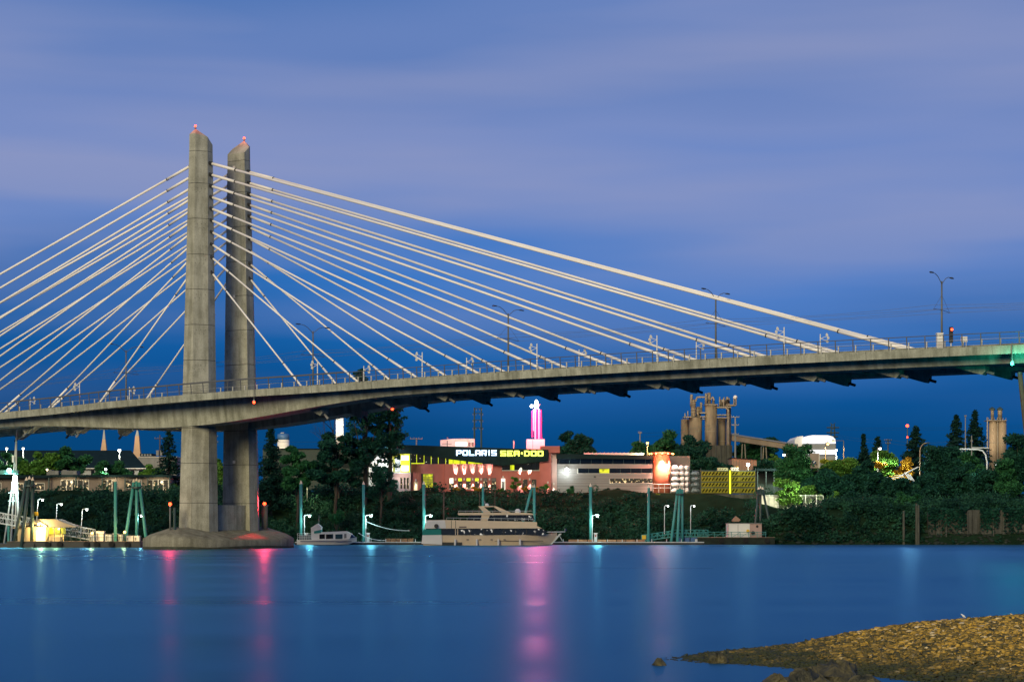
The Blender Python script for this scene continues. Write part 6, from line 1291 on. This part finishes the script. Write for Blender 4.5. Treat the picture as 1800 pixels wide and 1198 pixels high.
# chain-link fence
Y = 343; t_ = thing('chain_link_fence', 'chain-link fence with white backing on the lit terrace', 'fence', P(1390, 898, Y))
for x in (1336, 1352, 1368, 1384, 1400, 1416, 1435, 1447): MB().tube(P(x, 898, Y), P(x, 868.5 if x < 1440 else 871, Y), .06, .06, 6).build('post', 'white_steel', t_)
for yy in (869.5, 895): MB().tube(P(1336, yy, Y), P(1447, yy + (1 if yy < 880 else 0), Y), .04, .04, 5).build('rail', 'white_steel', t_)
mb = MB()
for x in np.arange(1336, 1447, 2.6):
    mb.tube(P(x, 895, Y), P(min(x + 26, 1447), 895 - min(26, 1447 - x), Y), .010, .010, 3, False); mb.tube(P(x, 870, Y), P(min(x + 26, 1447), 870 + min(25, 1447 - x), Y), .010, .010, 3, False)
mb.build('wire_mesh', 'white_steel', t_)['kind'] = 'stuff'
for k, x in enumerate((1337, 1345, 1353, 1361)): MB().pb(x, 871, x + 7.6, 895, Y + .2 + .02 * (k % 2), .06).build('backing_panel', 'trim_white', t_)
o = MB().add([P(1335, 898.5, Y - 2), P(1452, 899, Y - 2), P(1448, 884, Y + 10), P(1335, 884, Y + 10), P(1335, 930, Y - 2.5), P(1452, 930, Y - 2.5)], [(0, 1, 2, 3), (4, 5, 1, 0)]).build('lit_terrace', 'grass', None); struct(o); o.name = 'terrace'
light('added_terrace_fill', 'SPOT', P(1404, 858, Y - 6.0), 1900 * LP, (.95, 1, .62), t_, .3, (0, .8, -.6), 130, .5)  # added spot with no lamp body, brightens the fence and bushes
# old wall and piles on the right bank
Y = 322; t_ = thing('old_quay_wall', 'crumbling grey quay wall overgrown with ivy on the right bank', 'wall', P(1715, 957, Y))
g_ = np.random.default_rng(31)
for i, x in enumerate(range(1632, 1830, 13)):
    yt = 897 + g_.uniform(-1.5, 3); MB().pb(x, yt, x + 12.4, 955 + g_.uniform(-3, 2), Y + g_.uniform(-.12, .12), 1.2).build('wall_panel', 'concrete_wall', t_)
for x in (1653, 1662, 1700, 1745): MB().pb(x, 896, x + 2.4, 957, Y - .35, .3).build('pilaster', 'concrete_wall', t_)
for i, x in enumerate((1588.5, 1611, 1614.5)):
    tp = P(x, (897, 884, 887)[i], 320.5); q = Vector((tp.x, 320.5, -.5)); t2 = thing('timber_pile', ('old grey timber pile standing at the dark bank, left one', 'old grey timber pile of the pair, taller one', 'old grey timber pile of the pair, right one')[i], 'timber pile', q, 'old timber piles'); mat('weathered_wood', (.07, .075, .06), .9, .3, 3, stretch=(1, 1, .2)); MB().tube(q, tp, .2, .16, 9).build('shaft', 'weathered_wood', t2); MB().tube(tp - Vector((0, 0, .35)), tp - Vector((0, 0, .2)), .2, .2, 9).build('iron_band', 'dark_steel', t2)
pts_ = []
for i in range(2600): x = g_.uniform(1632, 1825); y = 893 + abs(g_.normal()) * 18; pts_.append(P(x, min(y, 950), Y - .25 - g_.random() * .3))
keep = [p for p in pts_ if math.sin(p.x * 1.3) + math.sin(p.x * .47 + 2) > -.9]
V, I = leaves(np.array([tuple(p) for p in keep]), .28); tag(fastmesh('ivy', V, 4, I, 'leaf_dark'), 'ivy hanging over the old quay wall', 'ivy', kind='stuff')
t_ = thing('stone_wall', 'short dark stone wall stub right of the bushes', 'wall', P(1538, 950, 326))
for k, (x, y) in enumerate(((1531, 894), (1536, 897), (1540, 900))): MB().pb(x, y, x + 4.6, 945, 325.5 + .1 * k, 1).build('block', 'concrete_wall', t_)
# utility poles and pylons
def upole(px, yt, yb, Y, label, arms=((.06, 7),), twin=False, lattice=False, m_='wood_pole', r_=.16):
    q = P(px, yb, Y); t_ = thing('utility_pole', label, 'utility pole', q, 'utility poles'); H = wz(yt, Y) - wz(yb, Y)
    dxs = (-6, 6) if twin else (0,)
    for dx in dxs: MB().tube(P(px + dx, yb, Y), P(px + dx, yt, Y), r_, r_ * .7, 8).build('pole', m_, t_)
    for f_, w_ in arms:
        y = yt + (yb - yt) * f_; a = MB().tube(P(px - w_, y, Y - .2), P(px + w_, y, Y - .2), .08, .08, 6).build('cross_arm', m_, t_)
        for s_ in (-1, -.4, .4, 1): q_ = P(px + s_ * w_ * .95, y, Y - .2); MB().tube(q_, q_ + Vector((0, 0, -.45 if twin else .3)), .06, .05, 6).build('insulator', 'wall_grey', a)
    return t_
upole(732, 769, 800, 380, 'short utility pole with cross arm on the showroom roof line', ((.06, 11),), m_='wall_grey')
upole(840, 716, 800, 440, 'dark twin-pole transmission frame above the blue sign', ((.02, 7), (.12, 9), (.26, 9), (.42, 9)), True, m_='dark_steel', r_=.2)
t_ = upole(281, 764, 830, 430, 'wooden utility pole with transformers left of the tower', ((.10, 9),)); 
for dx in (-3.6, 3.4): MB().tube(P(281 + dx, 800, 429.6), P(281 + dx, 791, 429.6), .35, .35, 10).build('transformer', 'wall_grey', t_)
upole(1125, 759, 810, 408, 'pale utility pole left of the sodium lamp', ((.03, 3),), m_='wall_grey'); t_ = upole(1292.5, 732, 806, 424, 'tall pale pole right of the silos', ((.01, 7), (.2, 6), (.42, 6)), m_='wall_grey', r_=.2)
upole(1712, 740, 800, 425, 'thin pale pole between the two pointed conifers', (), m_='wall_grey') if False else upole(1697, 731, 800, 424, 'thin pale pole between the two pointed conifers', ((.01, 1.5),), m_='wall_grey', r_=.13); upole(1708, 765, 800, 400, 'short pale pole right of the pointed conifers', ((.3, 1.5),), m_='wall_grey', r_=.12); upole(1561, 771, 830, 440, 'dark utility pole right of the lime tree', ((.05, 6), (.14, 4)), m_='dark_steel'); upole(378, 760, 830, 430, 'dark pole seen between the tower legs', ((.1, 5), (.25, 5)), m_='dark_steel'); upole(1320, 740, 800, 600, 'far dark pole behind the conveyor', ((.02, 3),), m_='dark_steel', r_=.1) if False else None
Y = 700; t_ = thing('lattice_pylon', 'dark lattice power pylon behind the white vault', 'pylon', P(1464, 790, Y))
for sx_ in (-1, 1): MB().tube(P(1464 + sx_ * 5, 800, Y), P(1464 + sx_ * 2.5, 744, Y), .25, .15, 5).build('leg', 'dark_steel', t_)
for k in range(7): y0 = 792 - k * 7; MB().tube(P(1459.5, y0, Y), P(1468.5, y0 - 7, Y), .12, .12, 4).build('brace', 'dark_steel', t_); MB().tube(P(1468.5, y0, Y), P(1459.5, y0 - 7, Y), .12, .12, 4).build('brace', 'dark_steel', t_)
for y, w_ in ((751, 11), (760, 11), (767, 9)): MB().tube(P(1464 - w_, y, Y), P(1464 + w_, y, Y), .22, .22, 5).build('cross_arm', 'dark_steel', t_)
Y = 800; t_ = thing('radio_mast', 'thin radio mast with two red lights above the broad conifer', 'mast', P(1595, 800, Y)); MB().tube(P(1595, 810, Y), P(1595, 749, Y), .28, .15, 6).build('mast', 'dark_steel', t_); MB().ball(P(1595, 748, Y), .55).build('red_lamp', 'bulb_red', t_); MB().ball(P(1595, 768, Y - .3), .3).build('red_lamp', 'bulb_red', t_)
for i, (a, c_, lb) in enumerate((((1125, 761, 408), (1292, 734, 424), 'power line between the pale poles left of the silos'), ((1464, 751, 700), (1900, 742, 640), 'power line leaving the lattice pylon to the right'), ((1464, 760, 700), (1561, 772, 440), 'power line from the lattice pylon to the dark pole'), ((1561, 772, 440), (1697, 772, 424), 'power line right of the dark utility pole'), ((281, 770, 430), (732, 770, 380), 'power line passing behind the bridge tower'))):
    A, C_ = P(*a), P(*c_); t_ = thing('power_line', lb, 'wire', A, 'power lines')
    for k in range(2): MB().path([A.lerp(C_, j / 14) + Vector((0, 0, -k * .7 - 3.0 * (j / 14) * (1 - j / 14))) for j in range(15)], .02, 3).build('wire', 'dark_steel', t_)
# leaning dark pole of the dredge gear at the right edge, in front of the bridge
a, c_ = P(1793, 658, 214), P(1804, 740, 214); c2 = a + (c_ - a) * 3.45
t_ = thing('leaning_mast', 'dark leaning mast rising to the green light at the right edge', 'mast', (c2.x, c2.y, -1)); MB().tube((c2.x, c2.y, -1), a, .42, .25, 10).build('mast', 'wood_pole', t_); MB().tube(a, a + Vector((0, 0, .25)), .3, .25, 10).build('mast_cap', 'dark_steel', t_); MB().tube(P(1790, 700, 213.5), P(1789, 560, 213.5), .0, .0, 3) if False else None
